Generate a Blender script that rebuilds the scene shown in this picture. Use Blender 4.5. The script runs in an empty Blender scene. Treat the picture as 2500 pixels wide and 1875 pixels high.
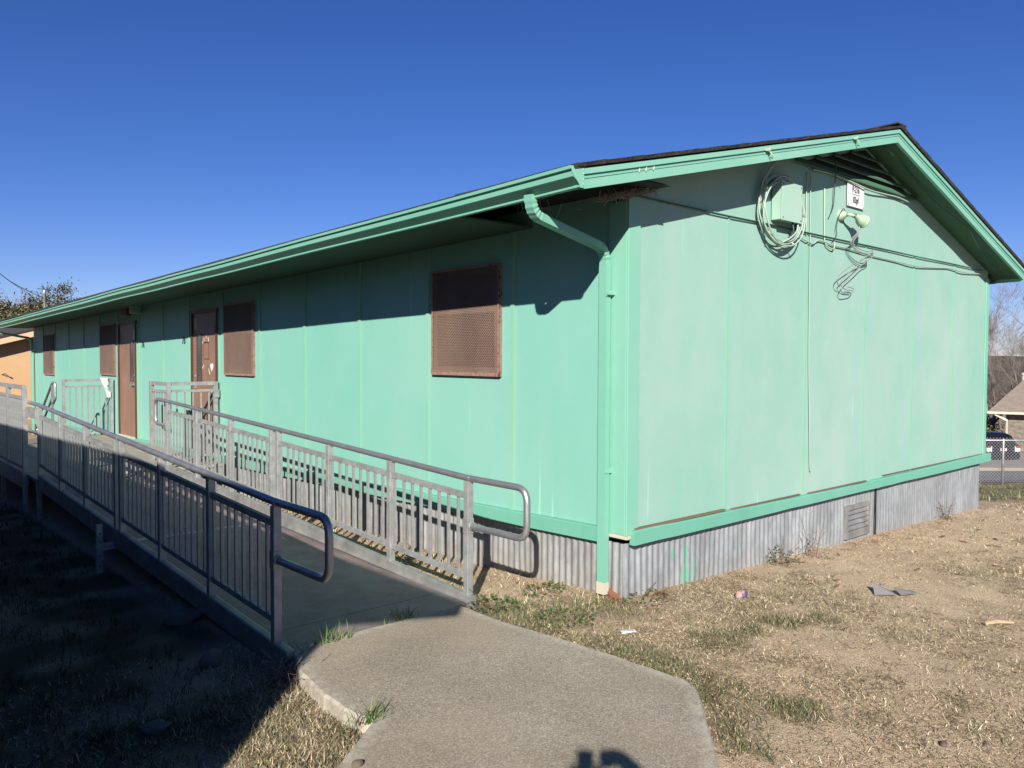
import bpy, bmesh, math, random
import numpy as np
from mathutils import Vector, Matrix, noise
random.seed(7); rng = np.random.default_rng(7)
R = math.radians
scene = bpy.context.scene
COL = scene.collection
PI = math.pi

# ------------------------------------------------------------------ camera numbers
CAM = Vector((-4.41357, -3.71065, 1.73563))
YAW, PIT, ROL, FPX = 0.842716, -0.032998, 0.00414961, 1723.0
FWD = Vector((math.cos(YAW)*math.cos(PIT), math.sin(YAW)*math.cos(PIT), math.sin(PIT)))
_r0 = Vector((math.sin(YAW), -math.cos(YAW), 0)); _u0 = _r0.cross(FWD)
RGT = _r0*math.cos(ROL) + _u0*math.sin(ROL); UPV = -_r0*math.sin(ROL) + _u0*math.cos(ROL)
FH = Vector((math.cos(YAW), math.sin(YAW), 0)); RH = Vector((math.sin(YAW), -math.cos(YAW), 0))
def gpos(depth, lat, z=0.0):
    """point at a horizontal distance ahead of / beside the place one stands"""
    p = Vector((CAM.x, CAM.y, 0)) + FH*depth + RH*lat
    return Vector((p.x, p.y, z))

# ------------------------------------------------------------------ materials
def mat(name, col=(.5,.5,.5), rough=.6, metal=0.0, spec=.5):
    m = bpy.data.materials.new(name); m.use_nodes = True
    b = m.node_tree.nodes['Principled BSDF']
    b.inputs['Base Color'].default_value = (*col, 1); b.inputs['Roughness'].default_value = rough
    b.inputs['Metallic'].default_value = metal; b.inputs['Specular IOR Level'].default_value = spec
    return m
class NT:
    def __init__(s, m): s.m = m; s.t = m.node_tree; s.n = s.t.nodes; s.b = s.n['Principled BSDF']
    def add(s, typ, **kw):
        n = s.n.new(typ)
        for k, v in kw.items():
            if k.startswith('i_'): n.inputs[k[2:].replace('_', ' ')].default_value = v
            else: setattr(n, k, v)
        return n
    def link(s, a, b): s.t.links.new(a, b)
    def coord(s, scale=(1,1,1), kind='Object'):
        c = s.add('ShaderNodeTexCoord'); mp = s.add('ShaderNodeMapping'); mp.inputs['Scale'].default_value = scale
        s.link(c.outputs[kind], mp.inputs['Vector']); return mp.outputs['Vector']
    def noise(s, scale=5, detail=4, rough=.55, vs=(1,1,1), dist=0):
        n = s.add('ShaderNodeTexNoise'); n.inputs['Scale'].default_value = scale; n.inputs['Detail'].default_value = detail
        n.inputs['Roughness'].default_value = rough; n.inputs['Distortion'].default_value = dist
        s.link(s.coord(vs), n.inputs['Vector']); return n.outputs['Fac']
    def ramp(s, fac, stops):
        r = s.add('ShaderNodeValToRGB'); e = r.color_ramp.elements
        while len(e) < len(stops): e.new(.5)
        for el, (p, c) in zip(e, stops):
            el.position = p; el.color = (*c, 1) if isinstance(c, tuple) else (c, c, c, 1)
        s.link(fac, r.inputs['Fac']); return r.outputs['Color']
    def mix(s, fac, a, b, blend='MIX'):
        x = s.add('ShaderNodeMix', data_type='RGBA', blend_type=blend)
        for sock, v in ((x.inputs[0], fac), (x.inputs[6], a), (x.inputs[7], b)):
            if isinstance(v, bpy.types.NodeSocket): s.link(v, sock)
            elif isinstance(v, (int, float)): sock.default_value = v
            else: sock.default_value = (*v, 1)
        return x.outputs[2]
    def math(s, op, a, b=0.0):
        x = s.add('ShaderNodeMath', operation=op)
        for sock, v in ((x.inputs[0], a), (x.inputs[1], b)):
            if isinstance(v, bpy.types.NodeSocket): s.link(v, sock)
            else: sock.default_value = v
        return x.outputs[0]
    def color(s, c): s.link(c, s.b.inputs['Base Color'])
    def rough(s, c): s.link(c, s.b.inputs['Roughness'])
    def bump(s, h, strength=.3, dist=.01):
        b = s.add('ShaderNodeBump'); b.inputs['Strength'].default_value = strength; b.inputs['Distance'].default_value = dist
        s.link(h, b.inputs['Height']); s.link(b.outputs['Normal'], s.b.inputs['Normal'])

def paint(name, base, chalk, chalk_amt=.5, rough=.55, streak=.5, dirt=.25, dirtcol=(.05,.09,.06)):
    m = mat(name, base, rough, 0, .35); t = NT(m)
    big = t.noise(.55, 3, .5, (1, 1, .55)); med = t.noise(2.6, 5, .6, (1, 1, .6))
    f = t.ramp(t.mix(.45, big, med), [(.38, 0.0), (.66, 1.0)])
    c = t.mix(t.math('MULTIPLY', f, chalk_amt), base, chalk)
    st = t.ramp(t.noise(13, 2, .5, (1, 1, .045)), [(.68, 0.0), (.76, 1.0)])       # old runs and drips
    gate = t.ramp(t.noise(1.7, 2, .5, (1, 1, .7)), [(.5, 0.0), (.66, 1.0)])
    c = t.mix(t.math('MULTIPLY', t.math('MULTIPLY', st, gate), streak*.55), c, tuple(min(1, x*1.5+.12) for x in base))
    sp = t.ramp(t.noise(42, 2, .6), [(.73, 0.0), (.78, 1.0)])                     # specks
    c = t.mix(t.math('MULTIPLY', sp, dirt), c, dirtcol)
    grime = t.ramp(t.noise(1.1, 6, .7, (1, 1, .35)), [(.5, 0.0), (.8, 1.0)])
    c = t.mix(t.math('MULTIPLY', grime, dirt*.6), c, tuple(x*.72 for x in base))
    t.color(c); t.bump(t.noise(55, 3, .6, (1, 1, .3)), .10, .004)
    return m
M = {}
MINT = (.222, .552, .462); CHALK = (.36, .62, .515)
M['wall'] = paint('mint_wall_paint', MINT, (.315, .588, .515), .6, .55, .9)
M['gable'] = paint('chalky_mint_paint', (.275, .538, .450), (.425, .585, .545), .75, .65, 1.5)
M['trim'] = paint('mint_trim_paint', (.215, .545, .42), (.34, .60, .50), .6, .5, .25, .4)
M['gutterpaint'] = paint('mint_metal_paint', (.20, .53, .41), (.29, .57, .46), .5, .38, .3, .3)
M['board'] = paint('worn_board_paint', (.155, .47, .36), (.22, .52, .42), .5, .6, .3, .7, (.08, .09, .06))
M['soffit'] = paint('shade_dark_soffit_paint', (.045, .105, .07), (.07, .14, .09), .5, .8, 0, .5)  # eave shade put into the colour: far darker than the trim green
M['rakesoffit'] = paint('shade_dark_rake_paint', (.06, .165, .10), (.09, .21, .135), .5, .8, 0, .4)  # rake soffit and vent slats darkened to paint in their shade
M['lightpaint'] = paint('old_pale_green_paint', (.40, .60, .40), (.46, .60, .46), .5, .5, .2, .4)
M['boxpaint'] = paint('box_green_paint', (.37, .61, .50), (.50, .66, .58), .7, .5, .3, .3)
M['seam'] = paint('yellow_green_seam_paint', (.25, .52, .36), (.33, .55, .36), .5, .6, 0, .3)  # plain yellow-green for seam and batten-edge lines
M['bare_wood'] = mat('bare_weathered_wood', (.20, .13, .085), .85)
M['peeled'] = mat('flaked_white_primer', (.62, .58, .47), .7)
M['dark'] = mat('dark_void', (.006, .007, .007), .9)
M['black'] = mat('black_plastic', (.012, .012, .014), .5)
M['cablegreen'] = mat('painted_cable', (.40, .55, .46), .5)
M['cabledark'] = mat('dark_green_cable', (.03, .075, .055), .55)
M['cablegrey'] = mat('grey_cable', (.27, .29, .28), .5)
M['white'] = mat('white_sign_face', (.80, .80, .82), .45)
M['ink'] = mat('black_lettering', (.01, .01, .012), .5)
M['shade_ink'] = mat('dark_navy_lettering', (.012, .03, .04), .5)

def brown(name, base, rough=.5):
    m = mat(name, base, rough); t = NT(m)
    c = t.mix(t.ramp(t.noise(1.8, 5, .65, (1, 1, .5)), [(.35, 0.0), (.7, 1.0)]), base, tuple(x*.70 for x in base))
    c = t.mix(t.math('MULTIPLY', t.ramp(t.noise(30, 3, .6), [(.66, 0.0), (.72, 1.0)]), .5), c, tuple(x*.4 for x in base))
    t.color(c); t.bump(t.noise(40, 2), .08, .003); return m
M['door'] = brown('brown_door_paint', (.315, .182, .128))
M['doorframe'] = brown('dark_brown_frame_paint', (.10, .052, .037))
M['screen'] = brown('brown_screen_paint', (.33, .232, .182), .5)
M['sash'] = brown('brown_sash_paint', (.24, .14, .10))
M['pane'] = mat('brown_tinted_pane', (.17, .11, .083), .35)
M['visionglass'] = mat('wired_vision_glass', (.06, .07, .075), .12)
_t = NT(M['visionglass']); _w = _t.add('ShaderNodeTexWave', bands_direction='Z'); _w.inputs['Scale'].default_value = 14
_t.link(_t.coord(), _w.inputs['Vector']); _t.color(_t.ramp(_w.outputs['Fac'], [(.45, (.10, .11, .11)), (.55, (.035, .04, .045))]))
m = mat('rust_edge', (.36, .19, .14), .7); t = NT(m)
t.color(t.ramp(t.noise(26, 4, .6), [(.35, (.37, .235, .185)), (.56, (.31, .18, .135)), (.66, (.13, .05, .03))])); M['rustframe'] = m

def metal(name, base, rough=.42, met=.75, scale=9, var=.3):
    m = mat(name, base, rough, met); t = NT(m)
    n = t.noise(scale, 5, .65)
    t.color(t.ramp(n, [(.3, tuple(x*(1-var) for x in base)), (.7, tuple(min(1, x*(1+var*.4)) for x in base))]))
    t.rough(t.ramp(t.noise(scale*2.5, 4, .6), [(.3, rough-.1), (.7, rough+.14)]))
    t.bump(t.noise(60, 3), .03, .001); return m
M['alu'] = metal('mill_aluminium', (.545, .56, .57), .48, .5)
M['pipe'] = metal('brushed_aluminium_pipe', (.56, .57, .59), .38, .75, 4, .12)
M['curb'] = metal('scuffed_aluminium_curb', (.45, .455, .45), .5, .5, 5, .35)
M['galvpipe'] = metal('galvanised_pipe', (.52, .53, .54), .4, .6)
# corrugated skirting: galvanised sheet with spangle, streaks and chalky oxide
def galv(name, base, splash=False):
    m = mat(name, base, .5, .3); t = NT(m)
    a = t.noise(7, 5, .7, (1, 1, .12)); b = t.noise(22, 4, .65, (1, 1, .35))
    c = t.ramp(t.mix(.5, a, b), [(.30, tuple(x*.68 for x in base)), (.5, base), (.72, tuple(min(1, x*1.3) for x in base))])
    sc = t.ramp(t.noise(11, 3, .6, (1, 1, .06)), [(.66, 0.0), (.72, 1.0)])
    c = t.mix(t.math('MULTIPLY', sc, .55), c, (.66, .68, .70))
    lo = t.add('ShaderNodeSeparateXYZ'); tc = t.add('ShaderNodeTexCoord'); t.link(tc.outputs['Object'], lo.inputs[0])
    if splash:   # splashes of wall paint by the corner
        g = t.math('MULTIPLY', t.ramp(lo.outputs['X'], [(.46, 0.0), (.5, 1.0), (.86, 1.0), (.9, 0.0)]),
                   t.ramp(t.noise(9, 4, .6, (1.3, 1.3, .3), .4), [(.545, 0.0), (.57, 1.0)]))
        c = t.mix(g, c, (.20, .50, .40))
    zz = t.math('ADD', lo.outputs['Z'], t.math('MULTIPLY', lo.outputs['X'], .033))
    md = t.math('MULTIPLY', t.ramp(zz, [(.17, 1.0), (.36, 0.0)]), t.ramp(t.noise(14, 5, .7), [(.40, .0), (.70, .65)]))
    c = t.mix(md, c, (.40, .32, .23))                                           # mud splashed up from the yard
    t.color(c); t.rough(t.ramp(b, [(.3, .38), (.7, .62)])); t.bump(t.noise(30, 4), .12, .003); return m
M['galv'] = galv('galvanised_sheet', (.365, .38, .39)); M['galvsplash'] = galv('galvanised_sheet_with_splashes', (.37, .40, .435), True)

m = mat('asphalt_shingle', (.05, .045, .04), .95); t = NT(m)
t.color(t.ramp(t.noise(45, 4, .7), [(.3, (.012, .011, .011)), (.5, (.035, .031, .028)), (.75, (.10, .09, .08))])); t.bump(t.noise(60, 3), .6, .01); M['shingle'] = m
m = mat('deck_planking', (.2, .2, .19), .55, .35); t = NT(m)
w = t.add('ShaderNodeTexWave', bands_direction='Y'); w.inputs['Scale'].default_value = 9; w.inputs['Distortion'].default_value = .0
t.link(t.coord(), w.inputs['Vector'])
c = t.ramp(t.noise(3.2, 6, .7), [(.3, (.22, .172, .175)), (.7, (.45, .365, .36))])
c = t.mix(t.ramp(t.noise(38, 3, .6, (.2, 1, 1)), [(.62, 0.0), (.7, .7)]), c, (.5, .48, .44))
c = t.mix(t.math('MULTIPLY', t.ramp(w.outputs['Fac'], [(.0, 1.0), (.1, 0.0)]), .5), c, (.09, .09, .085))
t.color(c); t.bump(w.outputs['Fac'], .25, .004); M['deck'] = m
m = mat('landing_boards', (.4, .37, .32), .7, .1); t = NT(m)
w = t.add('ShaderNodeTexWave', bands_direction='Y'); w.inputs['Scale'].default_value = 1.6; t.link(t.coord(), w.inputs['Vector'])
c = t.ramp(t.noise(5, 6, .7), [(.3, (.33, .30, .26)), (.7, (.47, .44, .39))])
c = t.mix(t.ramp(w.outputs['Fac'], [(.0, .7), (.035, 0.0)]), c, (.12, .11, .10)); t.color(c); M['landing'] = m

# concrete path: exposed aggregate, broom lines, weathering
m = mat('weathered_concrete', (.3, .28, .25), .88, 0, .25); t = NT(m)
fine = t.noise(120, 2, .6, (.8, 1.3, 1)); mid = t.noise(420, 1, .5); big = t.noise(1.3, 2, .5)
c = t.ramp(t.mix(.12, fine, mid), [(.33, (.28, .243, .192)), (.46, (.415, .367, .298)), (.55, (.52, .463, .38)), (.68, (.80, .73, .615))])
c = t.mix(t.math('MULTIPLY', t.ramp(big, [(.40, 0.0), (.62, 1.0)]), .30), c, (.45, .42, .37), 'MULTIPLY')
c = t.mix(t.math('MULTIPLY', t.ramp(t.noise(.9, 2, .5), [(.46, 0.0), (.6, 1.0)]), .38), c, (.50, .41, .29))
at = t.add('ShaderNodeAttribute', attribute_name='edge')
c = t.mix(t.math('MULTIPLY', at.outputs['Fac'], t.ramp(t.noise(16, 5, .7), [(.40, 0.05), (.56, .8)])), c, (.66, .62, .54))
c = t.mix(t.ramp(t.noise(34, 2, .4), [(.755, 0.0), (.775, .8)]), c, (.66, .64, .60))
t.color(c); sc1 = t.ramp(t.noise(9, 3, .6, (.18, 2.2, 1), .5), [(.60, 0.0), (.66, 1.0)])
c = t.mix(t.math('MULTIPLY', sc1, .22), c, (.55, .49, .39))
t.color(c); t.bump(t.mix(.5, fine, mid), .8, .012); M['concrete'] = m

# yard soil with litter, driven by the ground's own cover attribute
m = mat('sandy_soil', (.35, .26, .17), .95, 0, .15); t = NT(m)
at = t.add('ShaderNodeAttribute', attribute_name='cover'); gr = t.add('ShaderNodeAttribute', attribute_name='lush_and_shade')
n1 = t.noise(2.3, 6, .7); n2 = t.noise(38, 4, .7); n3 = t.noise(140, 2, .6)
soil = t.ramp(t.mix(.35, n1, n2), [(.32, (.55, .415, .285)), (.52, (.73, .565, .40)), (.7, (.86, .68, .49))])
soil = t.mix(t.ramp(n3, [(.34, .75), (.48, 0.0)]), soil, (.20, .14, .09))
soil = t.mix(t.ramp(t.noise(70, 3, .7), [(.60, 0.0), (.68, .6)]), soil, (.72, .58, .40))
lit = t.ramp(n2, [(.34, (.25, .18, .125)), (.5, (.54, .41, .28)), (.66, (.84, .67, .47))])
f = t.math('ADD', at.outputs['Fac'], t.math('MULTIPLY', t.math('SUBTRACT', n2, .5), 1.5))
c = t.mix(t.ramp(f, [(.42, 0.0), (.66, .92)]), soil, lit)
c = t.mix(t.math('MINIMUM', t.math('MULTIPLY', gr.outputs['Fac'], .8), .93), c, (.06, .062, .03))  # dark green tint; in the left yard it paints the shade in
t.color(c); t.bump(t.mix(.5, n2, n3), .9, .03); M['soil'] = m
m = mat('blade', (.3, .25, .12), .75, 0, .2); t = NT(m)
at = t.add('ShaderNodeAttribute', attribute_name='Col'); t.color(at.outputs['Color']); M['blade'] = m
M['leafdry'] = mat('dry_leaf', (.40, .235, .13), .8); M['leafdark'] = mat('dark_dry_leaf', (.17, .085, .045), .8)
M['bark'] = mat('grey_bark', (.16, .135, .115), .9); M['twig'] = mat('pale_twig', (.24, .20, .175), .9)
M['straw'] = mat('straw', (.30, .26, .21), .85)
M['leafstick'] = mat('weathered_stick', (.50,.37,.24), .85)
M['clay'] = mat('broken_clay', (.27, .105, .055), .85)
m = mat('street_asphalt', (.12, .115, .115), .9); t = NT(m); t.color(t.ramp(t.noise(.6, 6, .7), [(.3, (.13, .125, .125)), (.7, (.22, .21, .21))])); M['asphalt'] = m
m = mat('drive_concrete', (.36, .32, .27), .9); t = NT(m); t.color(t.ramp(t.noise(.8, 6, .7), [(.3, (.31, .27, .225)), (.7, (.42, .375, .32))])); M['drive'] = m
m = mat('hill_scrub', (.09, .075, .06), 1.0, 0, .1); t = NT(m)
t.color(t.ramp(t.noise(.12, 8, .75), [(.35, (.05, .042, .036)), (.55, (.105, .09, .075)), (.72, (.16, .14, .115))])); M['hill'] = m

# ------------------------------------------------------------------ mesh helpers
class MB:
    def __init__(s): s.v = []; s.f = []; s.mi = []; s.cur = 0
    def poly(s, pts, faces):
        o = len(s.v); s.v += [tuple(p) for p in pts]
        for f in faces: s.f.append(tuple(i+o for i in f)); s.mi.append(s.cur)
        return s
    def box(s, x0, x1, y0, y1, z0, z1, zf=None):
        P = [(x, y, z) for x in (x0, x1) for y in (y0, y1) for z in (z0, z1)]
        if zf: P = [(x, y, z+zf(y)) for x, y, z in P]
        return s.poly(P, [(0,1,3,2),(4,6,7,5),(0,4,5,1),(2,3,7,6),(0,2,6,4),(1,5,7,3)])
    def bar(s, a, b, w, h, up=(0,0,1)):
        a, b = Vector(a), Vector(b); t = (b-a).normalized(); u = Vector(up)
        sd = t.cross(u)
        if sd.length < 1e-4: sd = t.cross(Vector((1, 0, 0)))
        sd.normalize(); n = sd.cross(t)
        P = []
        for q in (a, b):
            for i, j in ((-1,-1),(1,-1),(1,1),(-1,1)): P.append(q + sd*i*w/2 + n*j*h/2)
        return s.poly(P, [(0,3,2,1),(4,5,6,7),(0,1,5,4),(1,2,6,5),(2,3,7,6),(3,0,4,7)])
    def tube(s, pts, r, n=8, caps=True):
        pts = [Vector(p) for p in pts]; rr = r if isinstance(r, (list, tuple)) else [r]*len(pts)
        o = len(s.v); up = None
        for i, p in enumerate(pts):
            t = (pts[min(i+1, len(pts)-1)] - pts[max(i-1, 0)])
            t = t.normalized() if t.length > 1e-9 else Vector((0, 0, 1))
            if up is None:
                up = t.orthogonal().normalized()
            up = (up - t*up.dot(t))
            up = up.normalized() if up.length > 1e-6 else t.orthogonal().normalized()
            b = t.cross(up)
            for k in range(n):
                a = 2*PI*k/n; s.v.append(tuple(p + (up*math.cos(a) + b*math.sin(a))*rr[i]))
        for i in range(len(pts)-1):
            for k in range(n):
                k2 = (k+1) % n; s.f.append((o+i*n+k, o+i*n+k2, o+(i+1)*n+k2, o+(i+1)*n+k)); s.mi.append(s.cur)
        if caps:
            s.f.append(tuple(o+k for k in reversed(range(n)))); s.mi.append(s.cur)
            s.f.append(tuple(o+(len(pts)-1)*n+k for k in range(n))); s.mi.append(s.cur)
        return s
    def sweep(s, path, prof, side=(0,1,0)):
        """prof: closed list of (u along side, v along normal)"""
        path = [Vector(p) for p in path]; o = len(s.v); n = len(prof)
        for i, p in enumerate(path):
            t = (path[min(i+1, len(path)-1)] - path[max(i-1, 0)]).normalized(); sd = Vector(side); sd = (sd - t*sd.dot(t)).normalized(); nn = t.cross(sd)
            for u, v in prof: s.v.append(tuple(p + sd*u + nn*v))
        for i in range(len(path)-1):
            for k in range(n):
                k2 = (k+1) % n; s.f.append((o+i*n+k, o+i*n+k2, o+(i+1)*n+k2, o+(i+1)*n+k)); s.mi.append(s.cur)
        s.f.append(tuple(o+k for k in reversed(range(n)))); s.f.append(tuple(o+(len(path)-1)*n+k for k in range(n))); s.mi += [s.cur]*2
        return s
    def lathe(s, origin, axis, prof, n=20):
        ax = Vector(axis).normalized(); u = ax.orthogonal().normalized(); w = ax.cross(u); o = len(s.v); O = Vector(origin)
        for d, r in prof:
            for k in range(n):
                a = 2*PI*k/n; s.v.append(tuple(O + ax*d + (u*math.cos(a) + w*math.sin(a))*max(r, 1e-4)))
        for i in range(len(prof)-1):
            for k in range(n):
                k2 = (k+1) % n; s.f.append((o+i*n+k, o+i*n+k2, o+(i+1)*n+k2, o+(i+1)*n+k)); s.mi.append(s.cur)
        return s
    def mesh(s, name, origin=(0,0,0)):
        me = bpy.data.meshes.new(name); O = Vector(origin)
        me.from_pydata([tuple(Vector(p)-O) for p in s.v], [], s.f); me.validate(); return me
ORG = {}
def recalc(me):
    bm = bmesh.new(); bm.from_mesh(me); bmesh.ops.recalc_face_normals(bm, faces=bm.faces); bm.to_mesh(me); bm.free()
SPLIT = {'wall_batten','seam_line','gable_seam_strip','seam_gap','corner_board','bare_wood_strip','rivet','strap','screw','hinge','tape_scrap','clamp_bracket','cross_rail','pin_hole','cross_beam','bracket_plate','edge_beam','cable_tie','paint_run','eave_board','soffit','downspout_strap'}
def islands(mb):
    par = list(range(len(mb.v)))
    def find(a):
        while par[a] != a: par[a] = par[par[a]]; a = par[a]
        return a
    for f in mb.f:
        for k in f[1:]: par[find(k)] = find(f[0])
    out = {}
    for f in mb.f: out.setdefault(find(f[0]), []).append(f)
    res = []
    for fs in out.values():
        m_ = MB(); ix = {}
        for f in fs:
            for k in f:
                if k not in ix: ix[k] = len(m_.v); m_.v.append(mb.v[k])
            m_.f.append(tuple(ix[k] for k in f)); m_.mi.append(0)
        res.append(m_)
    return res
def obj(name, mb, mats, parent=None, smooth=False, bevel=0, origin=None, fix=True):
    if name in SPLIT and isinstance(mb, MB):
        os_ = [obj1(name, q, mats, parent, smooth, bevel, origin, fix) for q in islands(mb)]
        return os_[0]
    return obj1(name, mb, mats, parent, smooth, bevel, origin, fix)
def obj1(name, mb, mats, parent=None, smooth=False, bevel=0, origin=None, fix=True):
    org = ORG.get(parent.name, Vector()) if parent else Vector(origin or (0,0,0))
    me = mb.mesh(name, org) if isinstance(mb, MB) else mb
    if isinstance(mb, MB):
        if fix: recalc(me)
        for i, k in enumerate(mb.mi[:len(me.polygons)]):
            if k: me.polygons[i].material_index = k
    o = bpy.data.objects.new(name, me); COL.objects.link(o)
    if not parent: o.location = org
    for mm in (mats if isinstance(mats, (list, tuple)) else [mats]): me.materials.append(mm)
    if parent: o.parent = parent
    ORG[o.name] = org
    if smooth:
        for p in me.polygons: p.use_smooth = True
    if bevel:
        b = o.modifiers.new('bevel', 'BEVEL'); b.width = bevel; b.segments = 2; b.limit_method = 'ANGLE'
    return o
def thing(name, label, cat, loc=(0,0,0), group=None):
    o = bpy.data.objects.new(name, None); COL.objects.link(o); o.location = loc; o.empty_display_size = .1
    ORG[o.name] = Vector(loc); tag(o, label, cat, group); return o
def tag(o, label, cat, group=None):
    o['label'] = label; o['category'] = cat
    if group: o['group'] = group
    return o
def kind(o, k): o['kind'] = k; return o
def smooth_by_angle(o, ang=40):
    me = o.data
    for p in me.polygons: p.use_smooth = True
    bm = bmesh.new(); bm.from_mesh(me)
    for e in bm.edges:
        if len(e.link_faces) == 2 and e.calc_face_angle(0) > R(ang): e.smooth = False
    bm.to_mesh(me); bm.free()
def arc(c, a, b, r, n=6):
    """bend: points round corner c between directions from a and to b"""
    c, a, b = Vector(c), Vector(a), Vector(b); d1 = (a-c).normalized(); d2 = (b-c).normalized()
    p1, p2 = c+d1*r, c+d2*r
    return [p1*(1-t)**2 + c*2*t*(1-t) + p2*t*t for t in [i/n for i in range(n+1)]]
def rounded(pts, r, n=6):
    out = [Vector(pts[0])]
    for i in range(1, len(pts)-1): out += arc(pts[i], pts[i-1], pts[i+1], r, n)
    return out + [Vector(pts[-1])]
def catmull(pts, n=8):
    P = [Vector(p) for p in pts]; P = [2*P[0]-P[1]] + P + [2*P[-1]-P[-2]]; out = []
    for i in range(1, len(P)-2):
        for k in range(n):
            t = k/n; a, b, c, d = P[i-1], P[i], P[i+1], P[i+2]
            out.append(.5*((2*b) + (c-a)*t + (2*a-5*b+4*c-d)*t*t + (3*b-a-3*c+d)*t**3))
    return out + [P[-2]]
def text_mb(txt, size, bold=.0, sx=1.0, depth=.003):
    cu = bpy.data.curves.new('lettering', 'FONT'); cu.body = txt; cu.size = size; cu.offset = bold; cu.extrude = depth/2
    cu.align_x = 'CENTER'; cu.align_y = 'CENTER'
    o = bpy.data.objects.new('lettering', cu); COL.objects.link(o); bpy.context.view_layer.update()
    me = bpy.data.meshes.new_from_object(o.evaluated_get(bpy.context.evaluated_depsgraph_get()))
    mb = MB(); mb.v = [(v.co.x*sx, v.co.y, v.co.z) for v in me.vertices]; mb.f = [tuple(p.vertices) for p in me.polygons]; mb.mi = [0]*len(mb.f)
    bpy.data.objects.remove(o); bpy.data.meshes.remove(me); return mb
def place(mb, origin, ux, uy):
    o, ux, uy = Vector(origin), Vector(ux), Vector(uy); uz = ux.cross(uy)
    mb.v = [tuple(o + ux*x + uy*y + uz*z) for x, y, z in mb.v]; return mb

# ------------------------------------------------------------------ terrain
def sstep(a, b, x):
    t = min(1, max(0, (x-a)/(b-a))); return t*t*(3-2*t)
def interp(x, pts):
    if x <= pts[0][0]: return pts[0][1]
    for (a, u), (b, v) in zip(pts, pts[1:]):
        if x <= b: return u + (v-u)*(x-a)/(b-a)
    return pts[-1][1]
FAR = [(9,-.18),(10.6,-.26),(12.5,-.46),(15,-.80),(19,-1.27),(20.5,-1.48),(27,-2.06),(33,-2.47),(36,-2.85),(42,-3.70),(52,-4.35),(60,-4.7),(90,-5.2),(600,-6)]
def gz(x, y, bumps=True):
    d = (x-CAM.x)*FH.x + (y-CAM.y)*FH.y
    left = interp(y, [(-1,-.10),(0.2,-.10),(1.5,-.13),(4.05,-.205),(7.2,-.24),(9.3,-.30),(20,-.5),(60,-1.2)])
    rightz = interp(x, [(-3,-.04),(-.9,-.035),(0,-.012),(7.3,-.236),(12,-.36)])
    if y > .1: rightz = rightz + interp(y, [(.1,0),(1.5,-.07),(4.2,-.10),(20,-.3)])*(1-sstep(0,1.5,x)) if x > -1 else rightz
    k = sstep(-2.2, -1.3, x)
    z = left*(1-k) + rightz*k
    if x > 6.3: z = z*(1-sstep(6.6, 9.5, x)) + interp(d, FAR)*sstep(6.6, 9.5, x)
    elif x < -2 and y > 20: z = z
    if bumps and d < 25:
        z += (noise.noise((x*1.3, y*1.3, 3))*.018 + noise.noise((x*5, y*5, 8))*.007)*min(1, max(0, (d-1)/3))
    return z
PATH = [(-2.25,.72),(-2.374,.324),(-2.417,-.007),(-2.415,-.36),(-2.36,-.41),(-2.737,-.70),(-3.8,-1.5),(-6.0,-3.10),(-7.0,-4.4),(-5.6,-5.43),(-3.2,-3.30),(-1.50,-1.80),(-.905,-1.272),(-.86,-1.22),(-.83,-1.125),(-.848,-.70),(-.889,-.25),(-.95,.25),(-.953,.727)]
ST = -.02     # slab top
def in_poly(x, y, P=PATH):
    c = False; j = len(P)-1
    for i in range(len(P)):
        xi, yi = P[i]; xj, yj = P[j]
        if (yi > y) != (yj > y) and x < (xj-xi)*(y-yi)/(yj-yi)+xi: c = not c
        j = i
    return c
def edge_dist(x, y, P=PATH):
    best = 9
    for (a, b), (c, d) in zip(P, P[1:]+P[:1]):
        L = (c-a)**2+(d-b)**2; t = max(0, min(1, ((x-a)*(c-a)+(y-b)*(d-b))/L)); best = min(best, math.hypot(x-a-t*(c-a), y-b-t*(d-b)))
    return best
def cover(x, y):
    v = .5 + .75*noise.fractal((x*.75+3, y*.75, 0), 1.0, 2.0, 4)
    v += .35*noise.noise((x*3.1, y*3.1, 5))
    v += .22*sstep(-1.0, -3.2, y) - .42*sstep(1.0, 3.0, x)*sstep(-1.9, -.5, y)      # bare worn strip along the gable
    return max(0, min(1, v))
def lush_and_shade(x, y):
    v = 0
    e = edge_dist(x, y)
    if x > -1.3 and not in_poly(x, y):
        v = max(v, (1-sstep(.08, .38, e))*.9)
        v = max(v, .8*(1-sstep(.15, .5, math.hypot((x+.6)*.9, y-.15))))
        v = max(v, .55*(1-sstep(.1, .45, math.hypot(x+.15, y+.05))))
    for (a, b, r) in ((.1,-.93,.13),(.42,-.98,.16),(.75,-1.12,.12),(-.72,-1.7,.16),(-.2,-.9,.2)):
        v = max(v, .8*(1-sstep(r*.5, r*1.3, math.hypot(x-a, y-b))))
    if x < -2.3: v = max(v, .5 + .75*sstep(-2.6, -3.3, x-.35*y))  # left yard: greener, then painted darker where the neighbour's shadow lies
    d = (x-CAM.x)*FH.x + (y-CAM.y)*FH.y
    if x > 7 and d > 11: v = max(v, sstep(11, 12.3, d)*.8)
    return v*(.40+.9*max(0, .45+noise.noise((x*2.3, y*2.3, 9))))
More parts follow.
